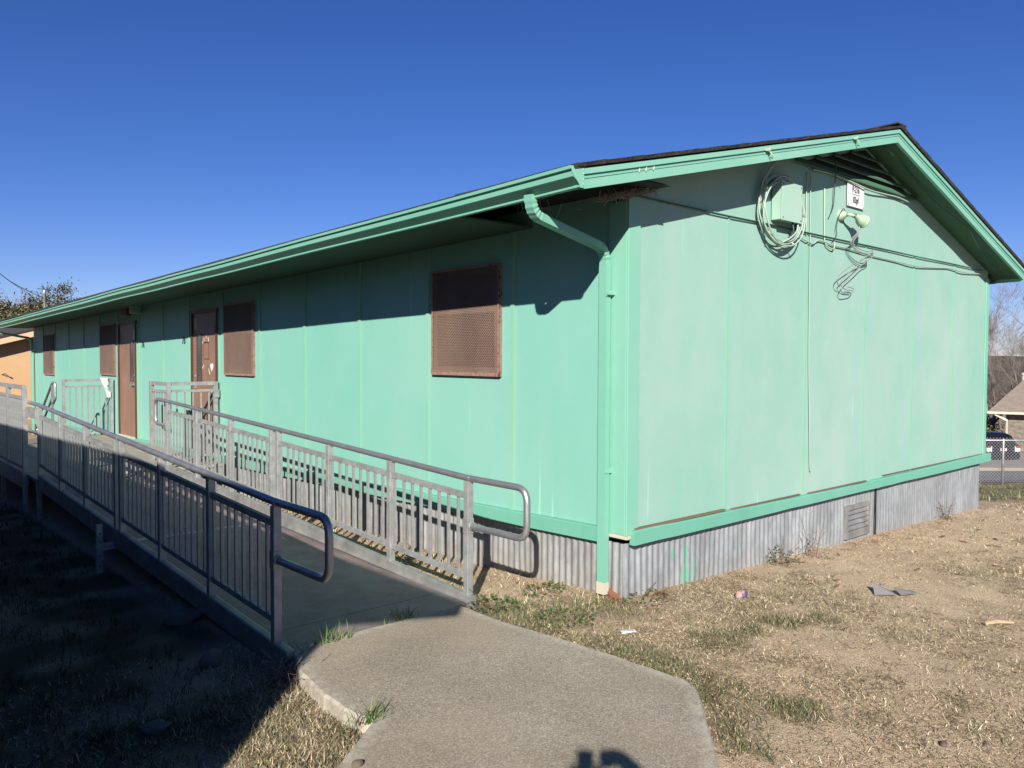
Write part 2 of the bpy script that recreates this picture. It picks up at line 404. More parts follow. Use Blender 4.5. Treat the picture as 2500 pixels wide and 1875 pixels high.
def build_ground():
    def axis(segs):
        out = []
        for a, b, s in segs: out += list(np.arange(a, b, s))
        return np.array(out)
    xs = axis([(-400,-60,40),(-60,-12,6),(-12,-5,.5),(-5,4,.075),(4,12,.15),(12,50,1.2),(50,120,10),(120,640,40)])
    ys = axis([(-500,-60,40),(-60,-8,5),(-8,-4,.3),(-4,1.5,.075),(1.5,12,.2),(12,60,2),(60,120,10),(120,640,40)])
    nx, ny = len(xs), len(ys); V = np.zeros((nx*ny, 3), np.float32); cv = np.zeros(nx*ny, np.float32); lv = cv.copy()
    i = 0
    for x in xs:
        for y in ys:
            inside = in_poly(x, y) and edge_dist(x, y) > .06
            z = gz(x, y)
            if inside: z = min(z, -.09)
            elif edge_dist(x, y) < .12 and -4 < x < 0: z = min(z, -.045 if x > -1.5 else -.115)
            V[i] = (x, y, z); near = -6 < x < 12 and -6 < y < 10
            cv[i] = cover(x, y) if near else .6; lv[i] = lush_and_shade(x, y) if near or x > 7 else .4; i += 1
    f = [(a*ny+b, (a+1)*ny+b, (a+1)*ny+b+1, a*ny+b+1) for a in range(nx-1) for b in range(ny-1)]
    me = bpy.data.meshes.new('ground'); me.from_pydata(V.tolist(), [], f)
    for nm, arr in (('cover', cv), ('lush_and_shade', lv)):
        a = me.attributes.new(nm, 'FLOAT', 'POINT'); a.data.foreach_set('value', arr)
    o = obj('ground', me, M['soil'], smooth=True); kind(o, 'structure')
build_ground()

def build_path():
    # refined outline with a slightly crumbled edge, top grid by triangulation of nested rings
    pts = []
    for (a, b), (c, d) in zip(PATH, PATH[1:]+PATH[:1]):
        n = max(1, int(math.hypot(c-a, d-b)/.05))
        for k in range(n):
            t = k/n; x, y = a+(c-a)*t, b+(d-b)*t
            w = noise.noise((x*7, y*7, 1))*.012 + noise.noise((x*23, y*23, 2))*.006
            pts.append((x+w, y+w*.7))
    n = len(pts); bm = bmesh.new(); lay = bm.verts.layers.float.new('edge')
    area = sum(pts[i][0]*pts[(i+1) % n][1]-pts[(i+1) % n][0]*pts[i][1] for i in range(n)); sg = 1 if area > 0 else -1
    def inset(d, z, e):
        out = []
        for i in range(n):
            (ax, ay), (bx, by) = pts[(i-2) % n], pts[(i+2) % n]; tx, ty = bx-ax, by-ay; L = math.hypot(tx, ty) or 1
            v = bm.verts.new((pts[i][0]-ty/L*sg*d, pts[i][1]+tx/L*sg*d, z)); v[lay] = e; out.append(v)
        return out
    rings = [inset(0, -.16, 1), inset(0, ST-.014, 1), inset(.013, ST, 1), inset(.05, ST, .7), inset(.10, ST, 0)]
    for ra, rb in zip(rings, rings[1:]):
        for i in range(n): bm.faces.new((ra[i], ra[(i+1) % n], rb[(i+1) % n], rb[i]))
    top = bm.faces.new(rings[-1]); bmesh.ops.triangulate(bm, faces=[top]); bmesh.ops.recalc_face_normals(bm, faces=bm.faces)
    me = bpy.data.meshes.new('path'); bm.to_mesh(me); bm.free()
    o = obj('path', me, M['concrete']); kind(o, 'structure')
build_path()

# ------------------------------------------------------------------ green portable building
def sh(y): return -.0185*y
LEN, WID = 19.45, 7.30
B = thing('portable_building', 'mint green portable classroom building with brown screened windows, corrugated metal skirting and shallow gabled roof', 'building', (0,0,-.2))
GS = [1.242, 2.511, 3.711, 4.919, 6.116]
LS = [1.229, 2.428, 3.654, 4.889, 6.115, 7.322, 8.605, 9.789, 11.0, 12.25, 13.45, 14.662, 15.893, 17.132, 18.36]
SL, SR = .2438, .2740
APX, APZ, EXL, EXR, RY = 3.655, 3.86, -.83, 7.61, -.33
def rake(x): return APZ - SL*(APX-x) if x < APX else APZ - SR*(x-APX)
# walls ------------------------------------------------------------
lw = MB(); lw.poly([(0,0,.42),(0,LEN,.42+sh(LEN)),(0,LEN,2.95+sh(LEN)),(0,0,2.95),(.12,.12,.42),(.12,LEN,.42+sh(LEN)),(.12,LEN,2.95+sh(LEN)),(.12,.12,2.95)],
        [(0,3,2,1),(4,5,6,7),(0,1,5,4),(3,7,6,2),(1,2,6,5),(0,4,7,3)])
obj('long_wall', lw, M['wall'], B)
gw = MB(); z0 = .42
P = [(0,0,z0),(WID,0,z0),(WID,0,rake(WID)+.03),(APX,0,APZ+.03),(0,0,rake(0)+.03)]
gw.poly(P + [(x, .12, z) for x, _, z in P], [(0,1,2,3,4),(9,8,7,6,5),(0,5,6,1),(1,6,7,2),(2,7,8,3),(3,8,9,4),(4,9,5,0)])
obj('gable_wall', gw, M['gable'], B)
bw = MB().box(WID-.12, WID-.005, .13, LEN, .42, 2.85, sh); bw.box(.13, WID-.13, LEN-.12, LEN-.005, .42, 2.9, sh)
P = [(.13, LEN-.005, 2.9+sh(LEN)), (WID-.13, LEN-.005, 2.9+sh(LEN)), (APX, LEN-.005, APZ+sh(LEN))]
bw.poly(P, [(0,1,2)]); obj('rear_wall', bw, M['wall'], B)
# battens
bt = MB()
for y in LS:
    bt.box(-.014, -.001, y-.022, y+.022, .485, 2.83, sh)
obj('wall_batten', bt, M['trim'], B)
sm = MB()
for y in LS: sm.box(-.009, -.001, y-.0262, y-.0225, .485, 2.83, sh)  # thin yellow-green line on one edge of each batten
for x in GS:
    sm.box(x-.008, x-.003, -.007, -.001, .475, 2.88)
sm.box(-.0008, .004, -.0155, -.0125, .5, 2.7)
obj('seam_line', sm, M['seam'], B)
gb = MB()
for x in GS: gb.box(x-.002, x+.013, -.010, -.001, .472, 2.885)
gb.box(.0, WID, -.010, -.001, 2.893, 2.905)
obj('gable_seam_strip', gb, M['trim'], B)
dk = MB()
for x in GS: dk.box(x+.0135, x+.0185, -.0025, -.0005, .48, 2.885)
obj('seam_gap', dk, M['cabledark'], B)
ct = MB()
ct.box(-.016, .115, -.017, -.001, .455, 2.90); ct.box(-.017, -.001, .0, .172, .455, 2.86)
obj('corner_board', ct, M['trim'], B, bevel=.003)
ct = MB(); ct.box(WID-.09, WID+.015, -.016, -.001, .45, 2.80); obj('corner_board', ct, M['trim'], B, bevel=.003)
# base boards, loose and slightly out of line
def wedge(a, b, zt0, zt1, zb0, zb1, gable):
    mb = MB(); n = 14; pts = []
    for i in range(n+1):
        t = i/n; p = a+(b-a)*t; zt = zt0+(zt1-zt0)*t + noise.noise((p*2, 1, 0))*.006; zb = zb0+(zb1-zb0)*t + noise.noise((p*2, 5, 0))*.006; wv = noise.noise((p, 9, 0))*.006
        q = [(-.047-wv, zb), (-.047-wv, zt-.006), (-.041-wv, zt), (-.001, zt+.003), (-.001, zb)]
        pts += [(p, d, z) if gable else (d, p, z) for d, z in q]
    fs = [(i*5+k, i*5+(k+1) % 5, (i+1)*5+(k+1) % 5, (i+1)*5+k) for i in range(n) for k in range(5)] + [(0,1,2,3,4), tuple(n*5+k for k in (4,3,2,1,0))]
    return mb.poly(pts, fs)
obj('base_board', wedge(.04, 3.885, .490, .462, .384, .386, True), M['board'], B)
obj('base_board', wedge(3.90, 7.43, .470, .490, .384, .386, True), M['board'], B)
obj('base_board', wedge(.235, 9.6, .487, .487+sh(9.6), .378, .374+sh(9.6), False), M['board'], B)
obj('base_board', wedge(9.62, LEN, .487+sh(9.6), .487+sh(LEN), .374+sh(9.6), .374+sh(LEN), False), M['board'], B)
br = MB(); br.box(.07, 1.22, -.030, -.001, .490, .503); br.box(1.32, 2.45, -.022, -.001, .485, .491); br.box(2.6, 3.8, -.024, -.001, .4745, .482); br.box(4.2, 7.2, -.018, -.001, .491, .496)
obj('bare_wood_strip', br, M['bare_wood'], B)
pf = MB(); pf.box(-.018, .03, -.02, .17, .43, .455); obj('flaked_corner_end', pf, M['peeled'], B)
# corrugated skirting ----------------------------------------------
def corrug(a, b, ztf, zbf, fixed, gable, pitch=.068, amp=.0085, dent=.02):
    mb = MB(); n = int((b-a)/pitch*8); rows = 7
    for i in range(n+1):
        p = a+(b-a)*i/n; w = amp*math.sin(2*PI*p/pitch + noise.noise((p*1.1, 2, 0))*2.0)
        for r in range(rows):
            t = r/(rows-1); z = ztf(p)*(1-t)+zbf(p)*t
            d = fixed + w*(.55+.45*abs(noise.noise((p*2.2, z*2, 4)))*2) + noise.noise((p*2.3, z*2.5, 7))*dent*t
            mb.v.append((p, d, z) if gable else (d, p, z))
    for i in range(n):
        for r in range(rows-1):
            k = i*rows+r; mb.f.append((k, k+1, k+rows+1, k+rows)); mb.mi.append(0)
    return mb
skg = obj('skirting', corrug(.0, 4.10, lambda p: .39, lambda p: gz(p, -.02)-.10, .028, True), M['galvsplash'], B, smooth=True)
obj('skirting', corrug(4.105, WID-.03, lambda p: .39, lambda p: gz(p, -.02)-.10, .034, True, .062, .0055, .03), M['galvsplash'], B, smooth=True)
obj('skirting', corrug(.03, LEN, lambda p: .39+sh(p), lambda p: min(gz(-.03, p), gz(-.4, p))-.12, .010, False, .068, .0095), M['galv'], B, smooth=True)
obj('skirting_joint', MB().box(4.095, 4.108, .008, .02, -.16, .36), M['dark'], B)
sb = MB().box(.07, WID-.07, .06, .065, -.5, .41); sb.box(.05, .055, .06, LEN, -.9, .38); obj('skirting_backing', sb, M['dark'], B)
# skirting vent
vx0, vx1, vz0, vz1 = 3.41, 3.93, -.085, .25
fr = MB(); fr.box(vx0, vx1, -.004, .03, vz0, vz0+.075); fr.box(vx0, vx1, -.004, .03, vz1-.045, vz1)
fr.box(vx0, vx0+.035, -.004, .03, vz0+.076, vz1-.046); fr.box(vx1-.035, vx1, -.004, .03, vz0+.076, vz1-.046)
V = obj('skirting_vent', fr, M['curb'], B)
obj('vent_back', MB().box(vx0+.03, vx1-.03, .028, .034, vz0+.05, vz1-.03), M['dark'], V)
for k in range(4):
    z = vz0+.085+k*.054
    obj('louvre', MB().poly([(vx0+.036,-.006,z),(vx1-.036,-.006,z),(vx1-.036,.022,z+.044),(vx0+.036,.022,z+.044),(vx0+.036,-.003,z-.004),(vx1-.036,-.003,z-.004),(vx1-.036,.026,z+.042),(vx0+.036,.026,z+.042)],
        [(0,1,2,3),(7,6,5,4),(0,4,5,1),(3,2,6,7),(0,3,7,4),(1,5,6,2)]), M['curb'], V)
# roof -------------------------------------------------------------
YB0, YB1 = -.36, LEN+.33
rf = MB(); T = .158; TH = .022
NY = 60
def roofslab(x0, z0_, x1, z1_):
    n = 40
    for i in range(n+1):
        t = i/n
        for (dy, dz) in ((0, 0), (0, -TH), ):
            for yi in range(2):
                pass
ed = []
for (x0, x1) in ((EXL-.095, APX), (APX, EXR+.03)):
    n = 90; rows = []
    for i in range(n+1):
        x = x0+(x1-x0)*i/n; z = rake(x)+T
        wob = (noise.noise((x*6, 0, 3))*.005 + noise.noise((x*19, 0, 3))*.004)
        tab = .004*((x*3.2) % 1)
        rows.append([(x, YB0-.012+wob*1.3, z+tab+wob*.6+sh(0)), (x, YB0+.25, z+tab*.6), (x, YB1, z+sh(YB1)), (x, YB1, z-TH+sh(YB1)), (x, YB0, z-TH)])
    o_ = len(rf.v)
    for r_ in rows: rf.v += r_
    for i in range(n):
        for k in range(5):
            rf.f.append((o_+i*5+k, o_+i*5+(k+1) % 5, o_+(i+1)*5+(k+1) % 5, o_+(i+1)*5+k)); rf.mi.append(0)
    rf.f += [tuple(o_+k for k in range(5)), tuple(o_+n*5+k for k in (4,3,2,1,0))]; rf.mi += [0, 0]
rf.bar((APX, YB0-.01, APZ+T+.008), (APX, YB1, APZ+T+.008+sh(YB1)), .20, .014)
ROOF = obj('roof', rf, M['shingle'], B)
# rake boards
def rakeboard(x0, x1, drop0, drop1, y0, y1, m, name='rake_board'):
    mb = MB(); n = 50
    for i in range(n+1):
        x = x0+(x1-x0)*i/n; z = rake(x); s = noise.noise((x*.9, 3, 1))*.006
        mb.v += [(x, y0+s, z+drop0), (x, y0+s*.4, z+drop1), (x, y1, z+drop1), (x, y1, z+drop0)]
    for i in range(n):
        for k in range(4):
            mb.f.append((i*4+k, i*4+(k+1) % 4, (i+1)*4+(k+1) % 4, (i+1)*4+k)); mb.mi.append(0)
    mb.f += [(0,1,2,3), tuple(n*4+k for k in (3,2,1,0))]; mb.mi += [0,0]
    return obj(name, mb, m, B)
for (a, b) in ((EXL, .97), (.973, APX-.001), (APX+.001, EXR)):
    rakeboard(a, b, 0, .062, RY, RY+.03, M['trim'])
    rakeboard(a, b, .0625, .088, RY-.004, RY+.03, M['gutterpaint'], 'rake_crease')
for (a, b) in ((EXL, 1.95), (1.955, APX-.001), (APX+.001, EXR)):
    rakeboard(a, b, .0885, .124, RY-.016, RY+.03, M['trim'], 'rake_edge_trim')
# soffits
sf = MB()
def soffit(x0, x1):
    sf.poly([(x0,RY+.03,rake(x0)+.02),(x1,RY+.03,rake(x1)+.02),(x1,-.001,rake(x1)+.02),(x0,-.001,rake(x0)+.02),(x0,RY+.03,rake(x0)+.035),(x1,RY+.03,rake(x1)+.035),(x1,-.001,rake(x1)+.035),(x0,-.001,rake(x0)+.035)],
        [(0,1,2,3),(7,6,5,4),(0,4,5,1),(2,6,7,3),(0,3,7,4),(1,5,6,2)])
soffit(.12, APX); soffit(APX, EXR)
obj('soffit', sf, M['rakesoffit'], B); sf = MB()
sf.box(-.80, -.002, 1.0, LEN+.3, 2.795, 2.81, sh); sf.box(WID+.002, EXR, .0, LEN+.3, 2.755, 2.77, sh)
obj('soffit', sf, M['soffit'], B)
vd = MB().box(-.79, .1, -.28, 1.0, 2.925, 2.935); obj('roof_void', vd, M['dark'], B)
fb = MB().box(EXL, EXL+.03, RY+.002, LEN+.33, 2.775, 2.905, sh); fb.box(EXR-.03, EXR, RY+.002, LEN+.3, 2.76, 2.90, sh)
obj('eave_board', fb, M['trim'], B)
# gable vent with slats
gv = MB(); gv.poly([(2.42,-.006,3.535),(4.86,-.006,3.505),(3.66,-.006,3.85)], [(0,1,2)]); GV = obj('gable_vent', gv, M['dark'], B)
for k, z in enumerate((3.50, 3.585, 3.67, 3.755)):
    xa = APX-(APZ-z)/SL+.06; xb = APX+(APZ-z)/SR-.06; h = .052 if k == 0 else .04
    obj('louvre', MB().poly([(xa,-.05,z),(xb,-.05,z),(xb-.05,-.012,z+h),(xa+.05,-.012,z+h),(xa,-.046,z-.012),(xb,-.046,z-.012),(xb-.05,-.008,z+h-.012),(xa+.05,-.008,z+h-.012)],
        [(0,1,2,3),(7,6,5,4),(0,4,5,1),(3,2,6,7),(0,3,7,4),(1,5,6,2)]), M['rakesoffit'], GV)
# gutter: K profile along the eave
def gutter(x, y0, y1, zt, zs, face=-1):
    prof = [(0,-.0),(0,-.115),(.028,-.119),(.038,-.117),(.039,-.108),(.033,-.101),(.086,-.067),(.098,-.062),(.102,-.034),(.092,-.027),(.094,-.021),(.116,-.019),(.119,0),(.104,.002),(.104,-.012),(.086,-.016),(.086,-.056),(.026,-.096),(.01,-.108),(.008,0)]
    mb = MB(); n = 70; m_ = len(prof)
    for i in range(n+1):
        y = y0+(y1-y0)*i/n; z = zt + zs*(y-y0) + noise.noise((y*.5, 2, 0))*.008; wx = noise.noise((y*.6, 6, 0))*.006
        mb.v += [(x+face*(a+wx), y, z+b) for a, b in prof]
    for i in range(n):
        for k in range(m_-1):
            mb.f.append((i*m_+k, i*m_+k+1, (i+1)*m_+k+1, (i+1)*m_+k)); mb.mi.append(0)
    mb.f += [tuple(range(13)), tuple(n*m_+k for k in range(12, -1, -1))]; mb.mi += [0, 0]
    return mb
G = obj('gutter', gutter(EXL-.002, -.345, LEN+.36, 2.890, -.0205), M['gutterpaint'], B, fix=False)
cap = MB().poly([(EXL-.004,-.348,2.888),(EXL-.004,-.348,2.770),(EXL-.04,-.348,2.768),(EXL-.05,-.348,2.79),(EXL-.112,-.348,2.850),(EXL-.12,-.348,2.888)], [(0,1,2,3,4,5)])
obj('gutter_end_cap', cap, M['trim'], G)
riv = MB()
for zz in (.02, .05, .085, .11): riv.lathe((EXL-.012, -.349, 2.77+zz), (0,-1,0), [(0,.005),(.003,.004),(.005,.001)], 8)
obj('rivet', riv, M['peeled'], G)
# downspouts
def ds_prof(w=.072, d=.050):
    pr = []; n = 5
    for i in range(n):
        u0 = -w/2 + w*i/n; u1 = -w/2 + w*(i+1)/n
        pr += [(u0+.0005, -d/2+.002), (u0+.005, -d/2-.006), (u1-.005, -d/2-.006), (u1-.0005, -d/2+.002)]
    pr += [(w/2, -d/2+.004), (w/2, d/2), (-w/2, d/2), (-w/2, -d/2+.004)]
    return pr
def downspout(y, zb, name_root):
    s = sh(y) if y > 1 else 0
    mb = MB()
    vert = [(-.062, y, zb), (-.062, y, 1.2+s*.5), (-.062, y, 2.40+s)]
    mb.sweep(vert, ds_prof())
    D_ = obj('downspout', mb, M['gutterpaint'], B)
    ptsE = rounded([(-.062, y, 2.395+s), (-.075, y, 2.525+s), (-.855, y-.07, 2.665+s), (-.875, y-.075, 2.79+s)], .085, 9)
    mb2 = MB()
    # crimped elbows: alternate the profile slightly in the bends
    path = ptsE; o = 0
    for i, p in enumerate(path):
        k = 1.0
        if 1 <= i <= 10 or 11 < i <= 20: k = .93 if i % 2 else 1.04
        t = (path[min(i+1, len(path)-1)] - path[max(i-1, 0)]).normalized(); sd = Vector((0,1,0)); sd = (sd - t*sd.dot(t)).normalized(); nn = t.cross(sd)
        pr = ds_prof(.070*k, .048*k)
        for u, v in pr: mb2.v.append(tuple(p + sd*u + nn*v))
    m_ = len(ds_prof())
    for i in range(len(path)-1):
        for k in range(m_):
            mb2.f.append((i*m_+k, i*m_+(k+1) % m_, (i+1)*m_+(k+1) % m_, (i+1)*m_+k)); mb2.mi.append(0)
    obj('elbow', mb2, M['gutterpaint'], D_)
    st = MB().box(-.094, -.012, y-.043, y-.039, 2.18+s, 2.22+s); st.box(-.094, -.012, y-.060, y-.044, 2.19+s, 2.21+s); st.box(-.094, -.012, y-.043, y-.039, .9+s, .94+s)
    obj('strap', st, M['trim'], D_)
    fl = MB().sweep([(-.062, y, zb-.002), (-.062, y, zb+.085)], ds_prof(.076, .054)); obj('flaked_end', fl, M['peeled'], D_)
    return D_
downspout(.165, .015, 'near'); downspout(19.36, -.25, 'far')
# windows with expanded metal screens
def window(y0, y1, z0, z1, cols, rows):
    W = obj('window', MB().box(-.006, -.001, y0+.02, y1-.02, z0+.02, z1-.02), M['pane'], B)
    s_ = MB(); zc = z0+(z1-z0)*.60
    for (a, b, c, d) in ((y0+.03, y0+.075, z0+.03, z1-.03), (y1-.075, y1-.03, z0+.03, z1-.03)): s_.box(-.024, -.0065, a, b, c, d)
    for (a, b) in ((z0+.03, z0+.075), (z1-.075, z1-.03), (zc-.025, zc+.025)): s_.box(-.0235, -.0065, y0+.076, y1-.076, a, b)
    obj('sash', s_, M['screen'], W)
    f = MB(); w = .022; X0, X1 = -.034, -.002
    f.box(X0, X1, y0, y0+w*.3, z0, z1); f.box(X0, X1, y1-w*.3, y1, z0, z1)
    f.box(X0-.002, X0+.003, y0, y0+w, z0, z1); f.box(X0-.002, X0+.003, y1-w, y1, z0, z1)
    f.box(X0-.0025, X0+.003, y0+w, y1-w, z0, z0+w*1.4); f.box(X0-.0025, X0+.003, y0+w, y1-w, z1-w, z1)
    f.box(X0, X1, y0+w*.3, y1-w*.3, z1-.004, z1)
    obj('screen_frame', f, M['rustframe'], W)
    ms = MB(); ya, yb, za, zb = y0+w*.6, y1-w*.6, z0+w*.7, z1-w*.6; dy = (yb-ya)/cols; dz = (zb-za)/rows
    for i in range(cols):
        yc = ya+dy*(i+.5)
        for j in range(rows):
            sg = 1 if (i+j) % 2 else -1
            zA, zB = za+dz*j, za+dz*(j+1); yA, yB = yc-sg*dy*.5, yc+sg*dy*.5; t = .0033
            x = -.0325
            ms.poly([(x, yA-t, zA), (x, yA+t, zA), (x+.004, yB+t, zB), (x+.004, yB-t, zB), (x+.005, yA-t+.002, zA), (x+.005, yA+t+.002, zA), (x+.009, yB+t+.002, zB), (x+.009, yB-t+.002, zB)],
                [(0,1,2,3), (4,7,6,5), (0,3,7,4), (1,5,6,2)])
    obj('wire_screen', ms, M['screen'], W, fix=False)
for (y0, y1, z0, z1) in ((1.366,2.333,1.575,2.53),(6.262,7.215,1.48,2.46),(12.385,13.365,1.367,2.341),(17.25,18.256,1.281,2.235)):
    window(y0, y1, z0, z1, 76, 66)
# doors
def door(y0, y1, z0, z1, glass, handle, hinge):
    f = MB(); f.box(-.035, -.001, y0-.045, y0, z0, z1+.05); f.box(-.035, -.001, y1, y1+.045, z0, z1+.05); f.box(-.0355, -.001, y0, y1, z1, z1+.05)
    D_ = obj('door', MB().box(-.012, -.001, y0+.004, y1-.004, z0+.01, z1-.004), M['door'], B)
    obj('door_frame', f, M['doorframe'], D_)
    obj('door_edge_line', MB().box(-.014, -.0005, y0-.06, y0-.046, z0, z1), M['seam'], D_)
    gz0, gz1 = z0+1.02, z1-.32
    ga, gb_ = glass
    fm = MB()
    for a, b in ((ga-.022, ga), (gb_, gb_+.022)): fm.box(-.020, -.0125, a, b, gz0-.02, gz1+.02)
    for a, b in ((gz0-.02, gz0), (gz1, gz1+.02)): fm.box(-.0195, -.0125, ga, gb_, a, b)
    Gp = obj('vision_pane', MB().box(-.0135, -.0122, ga, gb_, gz0, gz1), M['visionglass'], D_); obj('pane_frame', fm, M['doorframe'], Gp)
    h = MB(); hz = z0+.94; hy = handle; sgn = 1 if hinge > hy else -1
    h.lathe((-.012, hy, hz), (-1,0,0), [(0,.03),(.012,.03),(.014,.012),(.05,.012),(.055,.0)], 14)
    h.bar((-.056, hy, hz), (-.056, hy+sgn*.12, hz-.005), .018, .018); h.lathe((-.012, hy, hz+.17), (-1,0,0), [(0,.025),(.012,.025),(.016,.018),(.02,.0)], 14)
    obj('handle', h, M['galvpipe'], D_)
    hg = MB()
    for zz in (z0+.25, z0+1.0, z1-.25): hg.box(-.04, -.012, hinge-.01, hinge+.01, zz-.06, zz+.06)
    obj('hinge', hg, M['doorframe'], D_)
    th = MB().box(-.05, -.013, y0, y1, z0-.012, z0+.012); obj('threshold', th, M['peeled'], D_)
    return D_
DB = door(7.515, 8.425, .33, 2.37, (8.09, 8.25), 8.345, 7.515)
DA = door(11.18, 12.13, .285, 2.31, (11.32, 11.47), 11.255, 12.13)
# notices, heart and scraps of tape on the doors
obj('notice', MB().box(-.0142, -.0125, 8.27, 8.37, 2.14, 2.30), M['peeled'], DB); obj('notice', MB().box(-.0142, -.0125, 11.21, 11.29, 2.03, 2.2), M['white'], DA)
hb = MB(); pts = [(16*math.sin(a)**3/17, (13*math.cos(a)-5*math.cos(2*a)-2*math.cos(3*a)-math.cos(4*a))/17) for a in [i/28*2*PI for i in range(28)]]
hb.poly([(-.0138, 7.70-u*.062, 1.585+v*.075) for u, v in pts] + [(-.0126, 7.70-u*.062, 1.585+v*.075) for u, v in pts], [tuple(range(28)), tuple(range(55, 27, -1))] + [(i, (i+1) % 28, 28+(i+1) % 28, 28+i) for i in range(28)])
obj('heart_sticker', hb, M['white'], DB)
tp = MB()
for (y, z, a, b) in ((7.98,1.98,.012,.05),(7.9,2.03,.01,.06),(7.82,1.98,.018,.06),(8.03,1.94,.02,.03),(8.04,1.57,.02,.035),(8.0,1.6,.01,.04),(7.78,1.50,.02,.05),(7.81,1.54,.012,.04),(7.70,1.24,.025,.05)):
    tp.bar((-.0132, y, z-b/2), (-.0132, y+a*.6, z+b/2), .0015, a, (0,1,0))
obj('tape_scrap', tp, M['white'], DB)
st = MB()
for (a, b, c, d) in ((7.80,7.815,1.70,1.94),(8.0,8.015,1.72,1.94),(7.8,8.03,1.925,1.95),(7.79,8.0,1.69,1.705)): st.box(-.0128, -.0121, a, b, c, d)
obj('glue_residue', st, M['doorframe'], DB)
st = MB()
for (a, b, c, d) in ((11.72,12.02,1.955,1.975),(12.005,12.02,1.9,1.955),(11.72,11.735,1.9,1.955)): st.box(-.0128, -.0121, a, b, c, d)
obj('glue_residue', st, M['doorframe'], DA)
for txt, y, z in (('7A', 10.80, 1.925), ('7B', 8.84, 1.975)):
    obj('unit_number', place(text_mb(txt, .15, .002, .9), (-.0045, y, z), (0,-1,0), (0,0,1)), M['shade_ink'], B)
# roof vent pipe, fascia hooks
vp = MB().lathe((-.05, 17.93, 2.55), (0,0,1), [(0,.027),(.62,.027),(.625,.03),(.64,.04),(.74,.043),(.755,.03),(.76,0)], 16)
obj('vent_pipe', vp, M['galvpipe'], B, smooth=True)
for x in (1.25, 2.72):
    z = rake(x)+.085; hk = MB().box(x-.03, x+.03, RY-.028, RY-.017, z-.008, z+.012)
    hk.tube([(x, RY-.025, z), (x+.02, RY-.045, z-.035), (x+.04, RY-.04, z-.06), (x+.045, RY-.012, z-.045)], .005, 6); hk.lathe((x, RY-.025, z), (0,-.6,.8), [(0,.014),(.02,.014),(.024,.0)], 10)
    obj('cable_hook', hk, M['lightpaint'], B)
dr = MB()
for x, z in ((.12,.04),(.05,.05),(.2,.045)): dr.bar((x-.35, RY-.006, rake(x-.35)+.055), (x-.345, RY-.008, rake(x-.35)+.095), .004, .006)
obj('paint_run', dr, M['peeled'], B)

# ------------------------------------------------------------------ things hung on the gable
jb = thing('junction_box', 'pale green metal junction box high on the gable wall, ringed by coiled cable', 'electrical box', (2.05,0,2.93))
o = obj('box_body', MB().box(1.885, 2.215, -.105, -.0112, 2.935, 3.255), M['boxpaint'], jb, bevel=.004)
obj('box_cover', MB().box(1.878, 2.222, -.114, -.1055, 2.928, 3.262), M['boxpaint'], jb, bevel=.002)
sc = MB()
for x in (1.9, 2.2):
    for z in (2.95, 3.24): sc.lathe((x, -.114, z), (0,-1,0), [(0,.007),(.003,.006),(.004,0)], 8)
obj('screw', sc, M['dark'], jb)
co = MB(); co2 = MB()
for k in range(7):
    rx, rz = .305+.016*(k % 4)+random.uniform(-.006,.006), .265+.016*(k % 4)+random.uniform(-.008,.008); cx, cz = 1.94+random.uniform(-.012,.012), 3.0+random.uniform(-.012,.012); ph = random.random()*6
    pts = [(cx+rx*math.cos(a)+.008*math.sin(3*a+ph), -.035-.013*k+.012*math.sin(a*2+ph), cz+rz*math.sin(a)*(1+.05*math.sin(a))) for a in [2*PI*i/48 for i in range(49)]]
    (co if k >= 2 else co2).tube(pts, .0066, 7)
co.tube(catmull([(1.69,-.05,3.13),(1.72,-.07,3.3),(1.86,-.12,3.46),(1.98,-.16,3.52)]), .0075, 7)
co.tube(catmull([(1.66,-.04,3.05),(1.66,-.07,3.25),(1.8,-.14,3.45),(1.93,-.2,3.50)]), .0075, 7)
co.tube(catmull([(2.2,-.09,2.96),(2.16,-.1,2.86),(2.02,-.11,2.78),(1.92,-.1,2.74)]), .0085, 7)
co2.tube(catmull([(2.12,-.08,2.93),(2.1,-.1,2.85),(2.0,-.1,2.76)]), .0085, 7)
cl = thing('cable_coil', 'coil of painted green cable looped around the junction box on the gable', 'cable coil', (1.94,-.02,3.0))
obj('painted_loops', co, M['cablegreen'], cl, smooth=True); obj('dark_loops', co2, M['cabledark'], cl, smooth=True)
tie = MB()
for a in (2.6, 3.9, 5.2): tie.tube([(1.94+.31*math.cos(a)*.88, -.06, 3.0+.27*math.sin(a)*.88), (1.94+.34*math.cos(a)*1.06, -.12, 3.0+.3*math.sin(a)*1.04)], .006, 6)
obj('cable_tie', tie, M['peeled'], cl)
# sign P-216 / 83pf
sg = thing('wall_sign', 'white rectangular sign with black lettering near the top of the gable', 'sign', (3.44,-.02,3.24))
obj('sign_plate', MB().box(3.264, 3.622, -.022, -.0165, 3.24, 3.473), M['white'], sg, bevel=.002)
obj('lettering', place(text_mb('P-216', .088, .0008, .74), (3.437, -.0232, 3.410), (1,0,0), (0,0,1)), M['ink'], sg)
obj('lettering', place(text_mb('83pf', .088, .0008, .74), (3.437, -.0232, 3.308), (1,0,0), (0,0,1)), M['ink'], sg)
obj('underline', MB().box(3.355, 3.525, -.0234, -.0222, 3.362, 3.366), M['ink'], sg)
sc = MB()
for x, z in ((3.28,3.255),(3.605,3.255),(3.605,3.458)): sc.lathe((x, -.022, z), (0,-1,0), [(0,.006),(.003,.005),(.004,0)], 8)
obj('screw', sc, M['cabledark'], sg)
